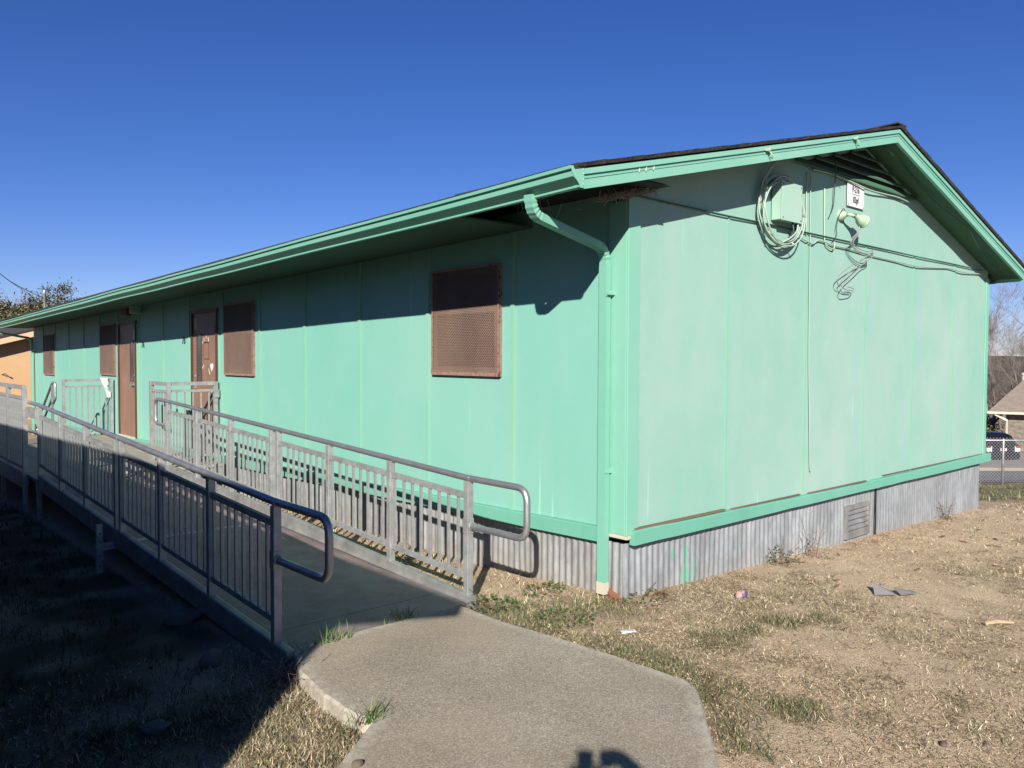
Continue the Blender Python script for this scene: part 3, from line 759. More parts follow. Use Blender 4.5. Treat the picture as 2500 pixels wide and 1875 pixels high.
# flood lamp
fl = thing('flood_lamp', 'old pale green bell-shaped flood lamp below the white sign', 'lamp', (3.15,0,3.13))
obj('wall_base', MB().lathe((3.15,-.001,3.13), (0,-1,0), [(0,.055),(.02,.055),(.035,.045),(.06,.028),(.075,.02)], 18), M['lightpaint'], fl, smooth=True)
obj('swivel_arm', MB().tube([(3.15,-.07,3.13),(3.16,-.10,3.125),(3.20,-.125,3.118),(3.225,-.13,3.115)], .016, 10), M['lightpaint'], fl, smooth=True)
obj('lamp_shade', MB().lathe((3.205,-.128,3.118), (.86,-.22,-.34), [(0,.022),(.03,.026),(.05,.034),(.075,.052),(.105,.062),(.125,.062),(.128,.066),(.138,.066),(.138,.058),(.10,.05),(.09,.0)], 22), M['lightpaint'], fl, smooth=True)
obj('clamp', MB().lathe((3.19,-.118,3.12), (.9,-.3,-.1), [(0,.02),(.003,.021),(.008,.021),(.012,.018)], 14), M['bare_wood'], fl)
# cables hanging below the lamp
wb = MB()
for k, off in enumerate((0, .022, -.018)):
    pts = [(3.30+off*.3,-.14,3.05),(3.27+off,-.13,2.96),(3.20+off*1.5,-.10,2.87),(3.30,-.11,2.80+off),(3.47,-.13,2.775+off),(3.62,-.12,2.80+off),(3.60,-.11,2.76+off),(3.44,-.10,2.72+off),(3.17+off,-.09,2.62),(2.98+off*1.5,-.08,2.52),(2.99+off,-.07,2.46),(3.06+off,-.06,2.43)]
    if k == 1: pts = pts[:7] + [(3.45,-.1,2.72),(3.28,-.09,2.62),(3.10,-.08,2.52),(3.05,-.07,2.46),(3.16,-.06,2.415),(3.33,-.05,2.41)]
    if k == 2: pts = pts[:7] + [(3.5,-.1,2.70),(3.33,-.1,2.61),(3.14,-.09,2.5),(3.06,-.08,2.42),(3.1,-.07,2.37),(3.3,-.06,2.385),(3.36,-.05,2.43),(3.2,-.06,2.44)]
    wb.tube(catmull(pts), .0042, 7)
lc = obj('hanging_cable', wb, M['cablegrey'], smooth=True, origin=(3.3,-.14,2.6)); tag(lc, 'tangle of loose grey cables dangling under the flood lamp', 'cable')
wc = obj('lamp_wire', MB().tube(catmull([(3.16,-.05,3.17),(3.10,-.06,3.18),(3.05,-.05,3.12),(3.03,-.03,3.0),(3.05,-.025,2.93),(3.02,-.02,2.89),(2.97,-.02,2.86)]), .004, 6), M['cabledark'], smooth=True, origin=(3.1,-.05,3.0)); tag(wc, 'thin dark wire curling down left from the flood lamp base', 'wire')
def wire(name, pts, r, m, label, cat='cable', cm=True, n=6):
    o = obj(name, MB().tube(catmull(pts, 6) if cm else pts, r, n), m, smooth=True, origin=pts[0]); tag(o, label, cat); return o
wire('wall_cable', [(0.0,-.022,2.896),(.6,-.021,2.892),(1.2,-.022,2.889),(1.8,-.021,2.894),(2.4,-.022,2.892),(3.0,-.024,2.890),(4,-.022,2.891),(5,-.022,2.885),(5.9,-.022,2.890),(7.0,-.022,2.885)], .006, M['cabledark'], 'dark cable running straight across the whole gable along the upper seam')
wire('wall_cable', [(2.2,-.02,2.87),(2.35,-.02,2.84),(2.5,-.025,2.81),(2.6,-.02,2.80),(2.72,-.02,2.845),(3.0,-.02,2.825),(3.3,-.02,2.822),(3.8,-.02,2.80),(4.4,-.02,2.79),(4.9,-.03,2.78),(5.4,-.02,2.80),(5.9,-.02,2.83),(6.3,-.03,2.815),(6.9,-.02,2.835),(7.15,-.02,2.82)], .007, M['cablegreen'], 'wavy pale green cable sagging just below the straight dark cable')
wire('wall_cable', [(2.477,-.015,3.44),(2.477,-.015,3.2),(2.482,-.015,3.0),(2.487,-.015,2.87)], .005, M['cablegreen'], 'short thin vertical cable nearest the junction box, ending at the seam')
wire('wall_cable', [(2.50,-.014,3.50),(2.549,-.014,3.46),(2.552,-.015,3.2),(2.557,-.015,2.8),(2.56,-.014,2.3),(2.57,-.014,1.7),(2.60,-.016,1.1),(2.62,-.016,.72),(2.64,-.02,.69)], .0045, M['cablegreen'], 'long thin green cable hanging down the gable to near the base board')
wire('wall_cable', [(2.812,-.016,3.34),(2.814,-.016,3.1),(2.822,-.016,2.95),(2.826,-.016,2.87),(2.86,-.02,2.81),(2.98,-.03,2.79),(3.02,-.02,2.86)], .007, M['lightpaint'], 'pale vertical cable under the gable vent, hooked at its lower end')
wire('wall_cable', [(2.95,-.06,3.62),(2.97,-.04,3.45),(2.975,-.03,3.3),(2.96,-.03,3.2),(2.90,-.04,3.12),(2.86,-.05,3.10)], .005, M['cabledark'], 'short dark cable dangling from the gable vent, curling left at its tip')
wire('wall_cable', [(2.56,-.03,3.475),(2.9,-.03,3.49),(3.25,-.035,3.475),(3.45,-.04,3.462),(3.7,-.045,3.445),(4.1,-.03,3.46),(4.38,-.03,3.47),(4.7,-.03,3.455)], .008, M['cablegreen'], 'slack pair of painted cables crossing the top edge of the white sign')
wire('soffit_cable', [(3.5,RY+.06,rake(3.5)-.015),(4.0,-.2,rake(4.0)-.02),(4.5,-.17,rake(4.5)-.01),(5.1,-.2,rake(5.1)-.03),(5.7,-.26,rake(5.7)-.02),(6.2,-.22,rake(6.2)-.05),(6.8,-.16,rake(6.8)-.03),(7.3,-.12,rake(7.3)-.05),(7.38,.1,2.73),(7.3,.3,2.70),(7.2,.5,2.72)], .008, M['cabledark'], 'dark cable drooping along the underside of the right roof overhang')
# nest debris in the broken soffit corner
nb = MB()
for k in range(230):
    t = random.random(); c = Vector((-.33+.46*t, -.02-.13*t+random.uniform(-.03,.06), 2.815+.115*t+random.uniform(-.02,.025)))
    d = Vector((random.gauss(.6,.5), random.gauss(-.1,.5), random.gauss(.15,.3))).normalized()*random.uniform(.03,.1)
    nb.bar(c-d/2, c+d/2, .004, .003)
for k in range(14):
    c = Vector((random.uniform(-.7,-.2), random.uniform(.0,.75), 2.81+random.uniform(-.02,.05))); d = Vector((random.gauss(0,.5), random.gauss(0,.6), random.gauss(-.3,.3))).normalized()*random.uniform(.05,.13)
    nb.bar(c-d/2, c+d/2, .004, .003)
nest = obj('bird_nest', nb, M['straw'], origin=(-.1,-.05,2.85)); tag(nest, 'straw nest debris spilling from the broken roof corner above the downspout', 'nest')
# wall pack light and little speaker above door 7A
wl = thing('wall_light', 'small dark green light fixture tucked under the eave right of door 7A', 'lamp', (-.01,11.0,2.5))
obj('fixture_body', MB().box(-.16, -.012, 10.86, 11.0, 2.47, 2.66), M['gutterpaint'], wl, bevel=.01); obj('lens', MB().box(-.175, -.161, 10.88, 10.98, 2.48, 2.60), M['peeled'], wl)
bx = obj('alarm_box', MB().box(-.10, -.012, 11.4, 11.72, 2.46, 2.60), M['doorframe'], bevel=.008, origin=(-.05,11.5,2.46)); tag(bx, 'small dark box mounted under the eave just above door 7A', 'alarm box')

# ------------------------------------------------------------------ ramp
def zd(y): return -.03+.0415*(y-.8)         # deck
def zdk(y): return zd(y) - .042*sstep(.9, 3.0, y)*(1-sstep(6.0, 7.1, y))   # walking surface, a little hollow between the curbs
def zrail(y): return .862+.0445*(y-.8)
def zmid(y): return .735+.044*(y-.85)
def zbot(y): return .147+.0455*(y-.85)
XR, XL = -.82, -2.30
RP = thing('access_ramp', 'sloping aluminium wheelchair ramp with picket railings on both sides', 'ramp', (-1.56,.7,-.05))
dm = MB(); x0, x1 = XL+.035, XR-.035
def deckpart(ys0, ys1, b):
    n = 10; o = len(dm.v)
    for i in range(n+1):
        for x, ya in ((x0, ys0), (x1, ys1)):
            y = ya+(b-ya)*i/n; dm.v += [(x, y, zdk(max(y, .7))), (x, y, zdk(max(y, .7))-.035)]
    for i in range(n):
        k = o+i*4
        for f in ((0,2,6,4),(1,5,7,3),(0,4,5,1),(2,3,7,6)): dm.f.append(tuple(k+q for q in f)); dm.mi.append(0)
    dm.f += [(o,o+1,o+3,o+2),(o+n*4,o+n*4+2,o+n*4+3,o+n*4+1)]; dm.mi += [0,0]
deckpart(.60, .74, 1.05); deckpart(1.056, 1.056, 4.0); deckpart(4.006, 4.006, 7.14)
obj('ramp_deck', dm, M['deck'], RP)
for X in (XR, XL):
    mb = MB(); inn = -1 if X == XR else 1; ys = .73 if X == XR else .60
    for (a, b) in ((ys, 3.94), (3.95, 7.14)):
        prof = [(-.028, -.09), (.028, -.09), (.028, .073), (.018, .078), (-.018, .078), (-.028, .073)]
        P = [(X+u, y, zd(y)+v+(-.03 if v > 0 and y < .8 else 0)) for y in (a, b) for u, v in prof]
        mb.poly(P, [(k, (k+1) % 6, 6+(k+1) % 6, 6+k) for k in range(6)] + [(5,4,3,2,1,0), (6,7,8,9,10,11)])
        mb.poly([(X+inn*.0285, a, zdk(a)+.014), (X+inn*.055, a, zdk(a)+.004), (X+inn*.055, b, zdk(b)+.004), (X+inn*.0285, b, zdk(b)+.014)], [(0,1,2,3)])
    obj('curb', mb, M['curb'], RP)
POSTS = [.79, 1.81, 2.83, 3.87, 4.02, 5.06, 6.08, 7.12]
pickme = {}
def picket_mesh(h):
    k = round(h, 3)
    if k not in pickme:
        me = MB().box(-.0095, .0095, -.0095, .0095, 0, h).mesh('baluster'); recalc(me); me.materials.append(M['alu']); pickme[k] = me
    return pickme[k]
def baluster(parent, x, y, z0, z1):
    o = bpy.data.objects.new('baluster', picket_mesh(z1-z0)); COL.objects.link(o); o.parent = parent; o.location = Vector((x, y, z0)) - ORG[parent.name]; return o
for X in (XR, XL):
    hr = MB(); rr = .0235; zb = .50
    ylo = .165 if X == XR else .14
    pts = rounded([(X, .80, .515), (X, ylo, .520), (X, ylo, .862), (X, .78, .8625)], .10, 7)
    lo = pts
    if X == XR:
        hi = rounded([(X, 7.10, zrail(7.1)+.002), (X, 7.60, zrail(7.1)+.012), (X, 7.60, zrail(7.1)-.32), (X, 7.14, zrail(7.1)-.325)], .09, 7)
    else:
        hi = [(X, 7.10, zrail(7.1)+.001), (X, 7.3, zrail(7.1)+.008), (X, 7.74, zrail(7.1)+.010)]
    hr.tube(lo, rr, 14); hr.tube([(X, .78, zrail(.78)), (X, 3.945, zrail(3.945))], rr, 14); hr.tube([(X, 3.955, zrail(3.955)), (X, 7.11, zrail(7.11))], rr, 14); hr.tube(hi, rr, 14)
    hr.tube([(X, .765, zrail(.78)), (X, .79, zrail(.79))], rr+.0025, 14); hr.tube([(X, 3.93, zrail(3.93)), (X, 3.97, zrail(3.97))], rr+.0025, 14)
    if X == XL: hr.tube([(X, 7.14, .80), (X, 7.74, .80)], rr*.9, 12)
    RL = obj('railing', hr, M['pipe'], RP); smooth_by_angle(RL, 50)
    rails = MB()
    for a, b in zip(POSTS, POSTS[1:]):
        if b-a < .3: continue
        a2, b2 = a+.0255, b-.0255
        rails.bar((X, a2, zmid(a2)), (X, b2, zmid(b2)), .028, .042); rails.bar((X, a2, zbot(a2)), (X, b2, zbot(b2)), .026, .038)
    obj('cross_rail', rails, M['alu'], RL)
    for y in POSTS:
        p = MB().box(X-.0255, X+.0255, y-.0255, y+.0255, zd(y)-.085, zrail(y)-.02)
        obj('post', p, M['alu'], RL, bevel=.003)
    cl_ = MB()
    for y in (.79, 7.12):
        if X == XL and y > 1: continue
        zc = .517 if y < 1 else zrail(7.1)-.325
        cl_.box(X-.029, X+.029, y-.029, y+.029, zc-.055, zc+.055)
        sgn = -1 if y < 1 else 1
        cl_.lathe((X, y+sgn*.029, zc), (0,sgn,0), [(0,.03),(.014,.03),(.016,.024)], 14)
    obj('clamp_bracket', cl_, M['alu'], RL, bevel=.002)
    for a, b in zip(POSTS, POSTS[1:]):
        if b-a < .3: continue
        for k in range(8):
            y = a+(b-a)*(k+1)/9 if k < 7 else b-.060
            y = a+.118*(k+1)+.0 if k < 7 else b-.062
            z0_ = zbot(y)+.019; baluster(RL, X, y, z0_, round(zmid(y)-.021-z0_, 3)+z0_)
# ramp support leg with screw arm, beam ends
lg = MB().box(-2.475, -2.425, 4.02, 4.07, -.215, .225); lg.box(-2.479, -2.421, 4.016, 4.074, -.08, .04)
for k in range(6): pass
LGS = obj('support_leg', lg, M['alu'], RP)
obj('leg_arm', MB().tube([(-2.42,4.045,.0),(-2.25,4.045,.0)], .018, 10).bar((-2.42,4.045,.04),(-2.28,4.045,.04),.03,.03), M['alu'], LGS)
hl = MB()
for z in (-.15,-.06,.07,.14): hl.box(-2.4765, -2.4745, 4.038, 4.052, z, z+.012)
for z in (-.15,-.06,.07,.14): hl.box(-2.455, -2.443, 4.0135, 4.0155, z, z+.012)
obj('pin_hole', hl, M['dark'], LGS)
obj('cross_beam', MB().box(-2.26,-.86,3.9,4.0,zd(3.9)-.10,zd(3.9)-.037).box(-2.26,-.86,7.0,7.12,zd(7)-.10,zd(7)-.037), M['alu'], RP)
for (x, y) in ((-2.30,7.22),): obj('support_leg', MB().box(x-.025, x+.025, y-.025, y+.025, -.30, .16), M['alu'], RP)

# ------------------------------------------------------------------ landing
LZ = .255; LX0, LX1, LY0, LY1 = -2.36, -.06, 7.17, 12.6
LP = thing('landing_platform', 'raised aluminium entrance landing in front of the two brown doors', 'platform', (-1.2,10,-.3))
obj('landing_deck', MB().box(LX0+.03, LX1, LY0, LY1, LZ-.04, LZ), M['landing'], LP)
obj('edge_beam', MB().box(LX0-.02, LX0+.027, 7.70, LY1, LZ-.17, LZ+.03).box(LX0+.03, LX1, LY0+.02, LY0+.07, LZ-.16, LZ-.045).box(LX1-.04, LX1, LY0+.08, LY1, LZ-.16, LZ-.045), M['alu'], LP)
for (x, y) in ((-2.33,7.86),(-2.33,9.28),(-2.33,11.6),(-.15,7.3),(-.15,9.5),(-.15,12.4),(-.7,7.5)):
    obj('support_leg', MB().box(x-.025, x+.025, y-.025, y+.025, -.42, LZ-.045), M['alu'], LP)
def panel(a, b, zt, zm, zb, nb, posts, name='guard_rail', cap=.05):
    a, b = Vector(a), Vector(b); d = (b-a).normalized()
    mb = MB(); mb.bar((a.x, a.y, zt-.025), (b.x, b.y, zt-.025), .035, .05)
    PN = obj(name, mb, M['alu'], LP)
    q = MB(); q.bar((a.x, a.y, zm), (b.x, b.y, zm), .028, .035); q.bar((a.x, a.y, zb), (b.x, b.y, zb), .028, .035); obj('cross_rail', q, M['alu'], PN)
    for (x, y) in posts: obj('post', MB().box(x-.027, x+.027, y-.027, y+.027, LZ-.15, zt-.002), M['alu'], PN)
    for k in range(nb):
        t = (k+1)/(nb+1); p = a+(b-a)*t; baluster(PN, p.x, p.y, zb+.018, round(zm-.018-zb-.018, 3)+zb+.018)
    return PN
panel((-2.34,7.76,0), (-2.34,12.6,0), 1.36, 1.205, .325, 42, [(-2.34,7.76),(-2.34,8.78),(-2.34,9.8),(-2.34,10.82),(-2.34,11.84),(-2.34,12.6)])
panel((-.70,7.45,0), (-.045,7.45,0), 1.385, 1.262, .36, 5, [(-.70,7.45),(-.06,7.45)])
panel((-.70,7.49,0), (-.70,8.15,0), 1.38, 1.255, .36, 5, [(-.70,8.15)])
panel((-.86,12.5,0), (-.06,12.5,0), 1.312, 1.175, .31, 7, [(-.86,12.5),(-.06,12.5)])
pb = MB().box(-.09, .0-.02, 7.405, 7.42, 1.16, 1.27); pb.box(-2.345, -2.335+.03, 7.15, 7.75, .98, 1.10); obj('bracket_plate', pb, M['alu'], LP)
ST_ = thing('stairs', 'short metal stairs with pipe handrails descending from the far end of the landing', 'stairs', (-1.5,13.4,-.5))
for k in range(4): obj('tread', MB().box(-2.1, -1.0, 12.62+.29*k, 12.9+.29*k, LZ-.16*(k+1)-.04, LZ-.16*(k+1)), M['landing'], ST_)
for x in (-.97, -2.12):
    s_ = MB().bar((x,12.62,LZ-.14),(x,13.8,LZ-.80),.03,.16); obj('stringer', s_, M['alu'], ST_)
    pts = rounded([(x,12.80,.86),(x,12.62,.95),(x,12.62,1.24),(x,12.85,1.24),(x,13.95,.56),(x,14.15,.56),(x,14.15,.25),(x,13.9,.25)], .06, 5)
    hh = MB().tube(pts, .022, 10); hh.bar((x,12.86,LZ-.2),(x,12.86,1.2),.04,.04,(1,0,0)); hh.bar((x,13.9,-.42),(x,13.9,.58),.04,.04,(1,0,0)); hh.bar((x,12.9,.95),(x,13.9,.33),.03,.03)
    obj('handrail', hh, M['pipe'], ST_)
rb = MB(); xs_ = [(-.20,1.33,.07),(-.185,1.22,.05),(-.165,1.10,.02),(-.13,1.06,.045),(-.12,.96,.035)]
for (a, b) in zip(xs_, xs_[1:]): rb.poly([(a[0]-a[2],12.44,a[1]),(a[0]+a[2],12.45,a[1]),(b[0]+b[2],12.455,b[1]),(b[0]-b[2],12.44,b[1]),(a[0]-a[2],12.452,a[1]),(a[0]+a[2],12.462,a[1]),(b[0]+b[2],12.467,b[1]),(b[0]-b[2],12.452,b[1])],[(0,1,2,3),(7,6,5,4),(0,3,7,4),(1,5,6,2),(0,4,5,1),(3,2,6,7)])
o = obj('cloth_scrap', rb, M['white'], origin=(-.2,12.45,1.3)); tag(o, 'white cloth scrap knotted to the far guard rail beside door 7A', 'cloth')

# ------------------------------------------------------------------ neighbour building (the one that shades the yard)
NBD = thing('neighbour_building', 'dark green portable classroom beside the photographer, whose roof shades the yard and ramp', 'building', (-9.6,5,0))
nx, ny0, nl = -6.05, -3.08, 21.0
def nsh(y): return -.0185*(y-ny0)
nz = MB(); W2 = 7.3
nz.box(nx-.12, nx, ny0, ny0+nl, -.6, 2.9, nsh); nz.box(nx-W2, nx-W2+.12, ny0, ny0+nl, -.6, 2.9, nsh)
P = [(nx-.12,ny0,-.6),(nx-.12,ny0,2.9),(nx-W2/2,ny0,3.75),(nx-W2+.12,ny0,2.9),(nx-W2+.12,ny0,-.6)]
for y in (ny0, ny0+nl-.12):
    nz.poly([(x, y, z+nsh(y)) for x, _, z in P]+[(x, y+.12, z+nsh(y)) for x, _, z in P], [(0,1,2,3,4),(9,8,7,6,5),(0,5,6,1),(1,6,7,2),(2,7,8,3),(3,8,9,4),(4,9,5,0)])
M['darkwall'] = paint('unseen_dark_wall_paint', (.07, .17, .12), (.09, .2, .15), .5, .7, .2, .4)  # unseen wall set dark to cut light bounced into the shade
obj('wall', nz, M['darkwall'], NBD)  # unseen neighbour wall, kept dark to cut bounced light
nr = MB(); ex = .93
for sgn in (1, -1):
    xa, xb = nx-W2/2, nx-W2/2+sgn*(W2/2+ex); 
    P = [(xa, ny0-.16, 3.98), (xb, ny0-.16, 2.87), (xb, ny0+nl+.3, 2.87), (xa, ny0+nl+.3, 3.98)]
    P = [(x, y, z+nsh(y)) for x, y, z in P]
    nr.poly(P+[(x, y, z-.15) for x, y, z in P], [(0,1,2,3),(7,6,5,4),(0,4,5,1),(1,5,6,2),(2,6,7,3),(3,7,4,0)])
obj('roof', nr, M['shingle'], NBD)

# ------------------------------------------------------------------ photographer (stands outside the frame, throws the shadow)
def skin_body(name, joints, edges, mat_, parent, subs=1, root=0):
    me = bpy.data.meshes.new(name); org = ORG[parent.name]
    me.from_pydata([tuple(Vector(j[0])-org) for j in joints], edges, [])
    o = bpy.data.objects.new(name, me); COL.objects.link(o); o.parent = parent; me.materials.append(mat_)
    o.modifiers.new('skin', 'SKIN'); sub = o.modifiers.new('sub', 'SUBSURF'); sub.levels = sub.render_levels = subs
    if not me.skin_vertices: me.skin_vertices.new()
    for i, j in enumerate(joints):
        r = j[1]; me.skin_vertices[0].data[i].radius = (r, r) if not isinstance(r, tuple) else r
        me.skin_vertices[0].data[i].use_root = (i == root)
    dg = bpy.context.evaluated_depsgraph_get(); bpy.context.view_layer.update()
    me2 = bpy.data.meshes.new_from_object(o.evaluated_get(bpy.context.evaluated_depsgraph_get())); o.modifiers.clear(); o.data = me2
    for p in me2.polygons: p.use_smooth = True
    ORG[o.name] = org; return o
M['skin'] = mat('skin', (.45, .27, .19), .6); M['shirt'] = mat('dark_jacket', (.03, .035, .05), .8); M['hair'] = mat('dark_hair', (.02, .015, .012), .7)
fx, rx_ = FH, RH
base = Vector((CAM.x, CAM.y, 0)) - fx*.42 + rx_*.13
PS = thing('person', 'person in dark jacket holding up a phone with both hands on the concrete path', 'person', (base.x, base.y, ST))
def pp(f, r, z): return base + fx*f + rx_*r + Vector((0,0,z))
PH = Vector(CAM) - FWD*.03 + RGT*.02 - UPV*.01
phc = PH
def ph(r, u, b=0): return phc + RGT*r + UPV*u - FWD*b
J = [(pp(0,0,.95),(.16,.11)),(pp(0,0,1.2),(.15,.10)),(pp(0,0,1.40),(.19,.10)),(pp(0,0,1.50),.055),(pp(.01,0,1.60),(.075,.09)),(pp(.01,0,1.70),(.075,.09)),(pp(0,0,1.775),.05),
     (pp(0,-.19,1.40),.058),(pp(.16,-.06,1.34),.044),(ph(-.05,-.16,.10),.040),(ph(-.04,-.07,.03),.052),
     (pp(0,.19,1.40),.058),(ph(.275,-.085,.16),.044),(ph(.15,.03,.06),.038),(ph(.055,.0,.03),.050),
     (pp(0,-.11,.86),.09),(pp(.02,-.13,.50),.065),(pp(0,-.15,.08),.045),(pp(.17,-.17,.03),.038),
     (pp(0,.11,.86),.09),(pp(.02,.13,.50),.065),(pp(0,.15,.08),.045),(pp(.17,.17,.03),.038)]
E_ = [(0,1),(1,2),(2,3),(3,4),(4,5),(5,6),(2,7),(7,8),(8,9),(9,10),(2,11),(11,12),(12,13),(13,14),(0,15),(15,16),(16,17),(17,18),(0,19),(19,20),(20,21),(21,22)]
skin_body('body', J, E_, M['shirt'], PS)
M['trousers'] = mat('grey_trousers', (.09,.09,.10), .85); bo = [c for c in PS.children if c.name.startswith('body')][0]
bo.data.materials.append(M['skin']); bo.data.materials.append(M['trousers'])
for p_ in bo.data.polygons:
    zz_ = p_.center.z; dc = (Vector(p_.center)+ORG[PS.name]-phc).length
    p_.material_index = 1 if (zz_ > 1.55 and dc > .24) or dc < .13 else (2 if zz_ < 1.0 else 0)
for s in (-1, 1):
    c = ph(s*.046, -.05, .012)
    for k in range(4):
        a = c + UPV*(.02-.018*k)*.9 + RGT*s*.012
        skin_body('finger', [(a - FWD*.03, .010), (a + RGT*s*-.005 - FWD*.006 + RGT*s*.012, .009), (a - RGT*s*.02 + FWD*.0 , .0075)], [(0,1),(1,2)], M['skin'], PS)
ph_o = MB(); C8 = [phc + RGT*a + UPV*b - FWD*c for a in (-.037,.037) for b in (-.115,.032) for c in (0,.009)]
ph_o.poly(C8, [(0,1,3,2),(4,6,7,5),(0,4,5,1),(2,3,7,6),(0,2,6,4),(1,5,7,3)])
phone = obj('phone', ph_o, M['black'], bevel=.002, origin=tuple(phc)); tag(phone, 'black phone held upright in both hands by the person on the path', 'phone')
hm = MB(); hm.lathe(pp(-.01,0,1.62), (0,0,1), [(0,.08),(.06,.098),(.12,.09),(.17,.055),(.18,.0)], 14); obj('hair', hm, M['hair'], PS, smooth=True)

# ------------------------------------------------------------------ grass (uncountable)
def blades(name, N, region, accept, lenr, width, palette, lean, clump=0, curl=.6):
    x0, x1, y0, y1 = region; X = []; tries = 0
    while len(X) < N and tries < N*14:
        tries += 1
        x, y = random.uniform(x0, x1), random.uniform(y0, y1)
        a = accept(x, y)
        if a <= 0 or random.random() > a: continue
        if clump:
            for k in range(random.randint(2, clump)):
                u, v = x+random.gauss(0, .022), y+random.gauss(0, .022)
                if not in_poly(u, v) or edge_dist(u, v) < .03: X.append((u, v))
        else: X.append((x, y))
    n = len(X); V = np.zeros((n*5, 3), np.float32); C = np.ones((n*5, 4), np.float32); F = []
    pal = np.array(palette)
    for i, (x, y) in enumerate(X):
        z = gz(x, y) - .004
        if edge_dist(x, y) < .1 and -4 < x < 0: z = max(z-.01, -.06 if x > -1.5 else -.12)
        a = random.uniform(0, 2*PI); L = random.uniform(*lenr)*(.6+.8*random.random()); th = random.uniform(*lean)
        dx, dy = math.cos(a), math.sin(a); sx, sy = -dy, dx; w = width*random.uniform(.6, 1.3)
        h1, r1 = L*.5*math.cos(th), L*.5*math.sin(th); th2 = th + random.uniform(0, curl); h2, r2 = h1+L*.5*math.cos(th2), r1+L*.5*math.sin(th2)
        h2 = max(h2, .004); b = random.uniform(-.3, .3)*L
        V[i*5] = (x-sx*w/2, y-sy*w/2, z); V[i*5+1] = (x+sx*w/2, y+sy*w/2, z)
        V[i*5+2] = (x+dx*r1-sx*w*.45, y+dy*r1-sy*w*.45, z+h1); V[i*5+3] = (x+dx*r1+sx*w*.45, y+dy*r1+sy*w*.45, z+h1)
        V[i*5+4] = (x+dx*r2+sx*b, y+dy*r2+sy*b, z+h2)
        c = pal[random.randrange(len(pal))]*random.uniform(.7, 1.25); C[i*5:i*5+5, :3] = c
        F += [(i*5, i*5+1, i*5+3, i*5+2), (i*5+2, i*5+3, i*5+4)]
    me = bpy.data.meshes.new(name); me.from_pydata(V.tolist(), [], F)
    at = me.color_attributes.new('Col', 'FLOAT_COLOR', 'POINT'); at.data.foreach_set('color', C.ravel())
    o = obj(name, me, M['blade']); kind(o, 'stuff'); return o
def free(x, y):
    if in_poly(x, y): return False
    if x > -.0 and y > .01 and x < WID: return False
    if XL-.03 < x < XR+.05 and y > .55: return False
    return True
STRAW = [(.92,.79,.54),(.84,.71,.47),(.70,.58,.38),(1.0,.88,.64),(.40,.32,.21),(.24,.18,.12),(.46,.41,.22)]
DULL = [(.42,.33,.21),(.20,.15,.10),(.54,.43,.28),(.66,.54,.35),(.30,.27,.14)]
GREEN = [(.15,.175,.075),(.105,.135,.06),(.20,.215,.11),(.30,.28,.15),(.12,.14,.08)]
SHADE_GREEN = [(.035,.06,.02),(.025,.045,.015),(.05,.065,.025),(.075,.07,.035)]  # left yard greens, darkened to carry the shade in their colour
def acc_straw(x, y):
    if not free(x, y): return 0
    d = (x-CAM.x)*FH.x+(y-CAM.y)*FH.y
    return max(.035, (cover(x, y)-.30)*1.5)*(1 if d < 6.5 else .7)
blades('dry_grass', 95000, (-1.5, 4.0, -4.2, .3), acc_straw, (.016, .056), .0036, STRAW+DULL+DULL, (1.0, 1.54), 12, .4)
blades('dry_grass', 26000, (3.2, 9, -4.5, .2), acc_straw, (.022, .065), .006, STRAW+DULL, (.8, 1.5), 9, .5)
blades('dry_grass', 13000, (-3.9, -2.3, -1.6, 1.4), lambda x, y: .8*cover(x, y)*(1-.93*sstep(-2.68, -3.02, x-.35*y)) if free(x, y) else 0, (.018, .055), .0036, STRAW+DULL+DULL, (.7, 1.45), 7)  # straw thinned along the shadow line so the shade looks darker
blades('green_grass', 10500, (-1.4, 1.4, -3.2, .6), lambda x, y: lush_and_shade(x, y)**1.6*.9 if free(x, y) else 0, (.02, .055), .0042, GREEN+GREEN+DULL[:3]+[(.3,.28,.14)], (.3, 1.35), 8)
blades('green_grass', 5000, (-3.6, -2.3, -2.2, 1), lambda x, y: lush_and_shade(x, y)**1.3*.6*(1-.8*sstep(-2.68, -3.02, x-.35*y)) if free(x, y) else 0, (.03, .07), .0042, GREEN+DULL, (.3, 1.2), 9)  # lighter blades thinned past the shadow edge, leaving the shade dark
blades('green_grass', 16000, (-6, -2.7, -2.2, 5), lambda x, y: sstep(-2.7, -3.2, x-.35*y) if free(x, y) else 0, (.03, .09), .0048, SHADE_GREEN, (.1, 1.1), 9)  # blades coloured dark to paint the neighbour's shade on the lawn
blades('green_grass', 6000, (-6, -2.35, 4, 12), lambda x, y: .8 if free(x, y) else 0, (.04, .10), .008, SHADE_GREEN, (.1, 1.0), 6)
blades('green_grass', 9000, (6.8, 17, -3.5, 4), lambda x, y: (lush_and_shade(x, y) if free(x, y) and (x > 7.45) else 0), (.04, .09), .012, GREEN+[(.3,.27,.14)], (.2, 1.1), 5)
blades('dry_grass', 7000, (-.82, -.02, .1, 6), lambda x, y: .55*cover(x, y)+.1 if -.75 < x < -.02 else 0, (.02, .07), .004, STRAW+GREEN, (.4, 1.4), 7)
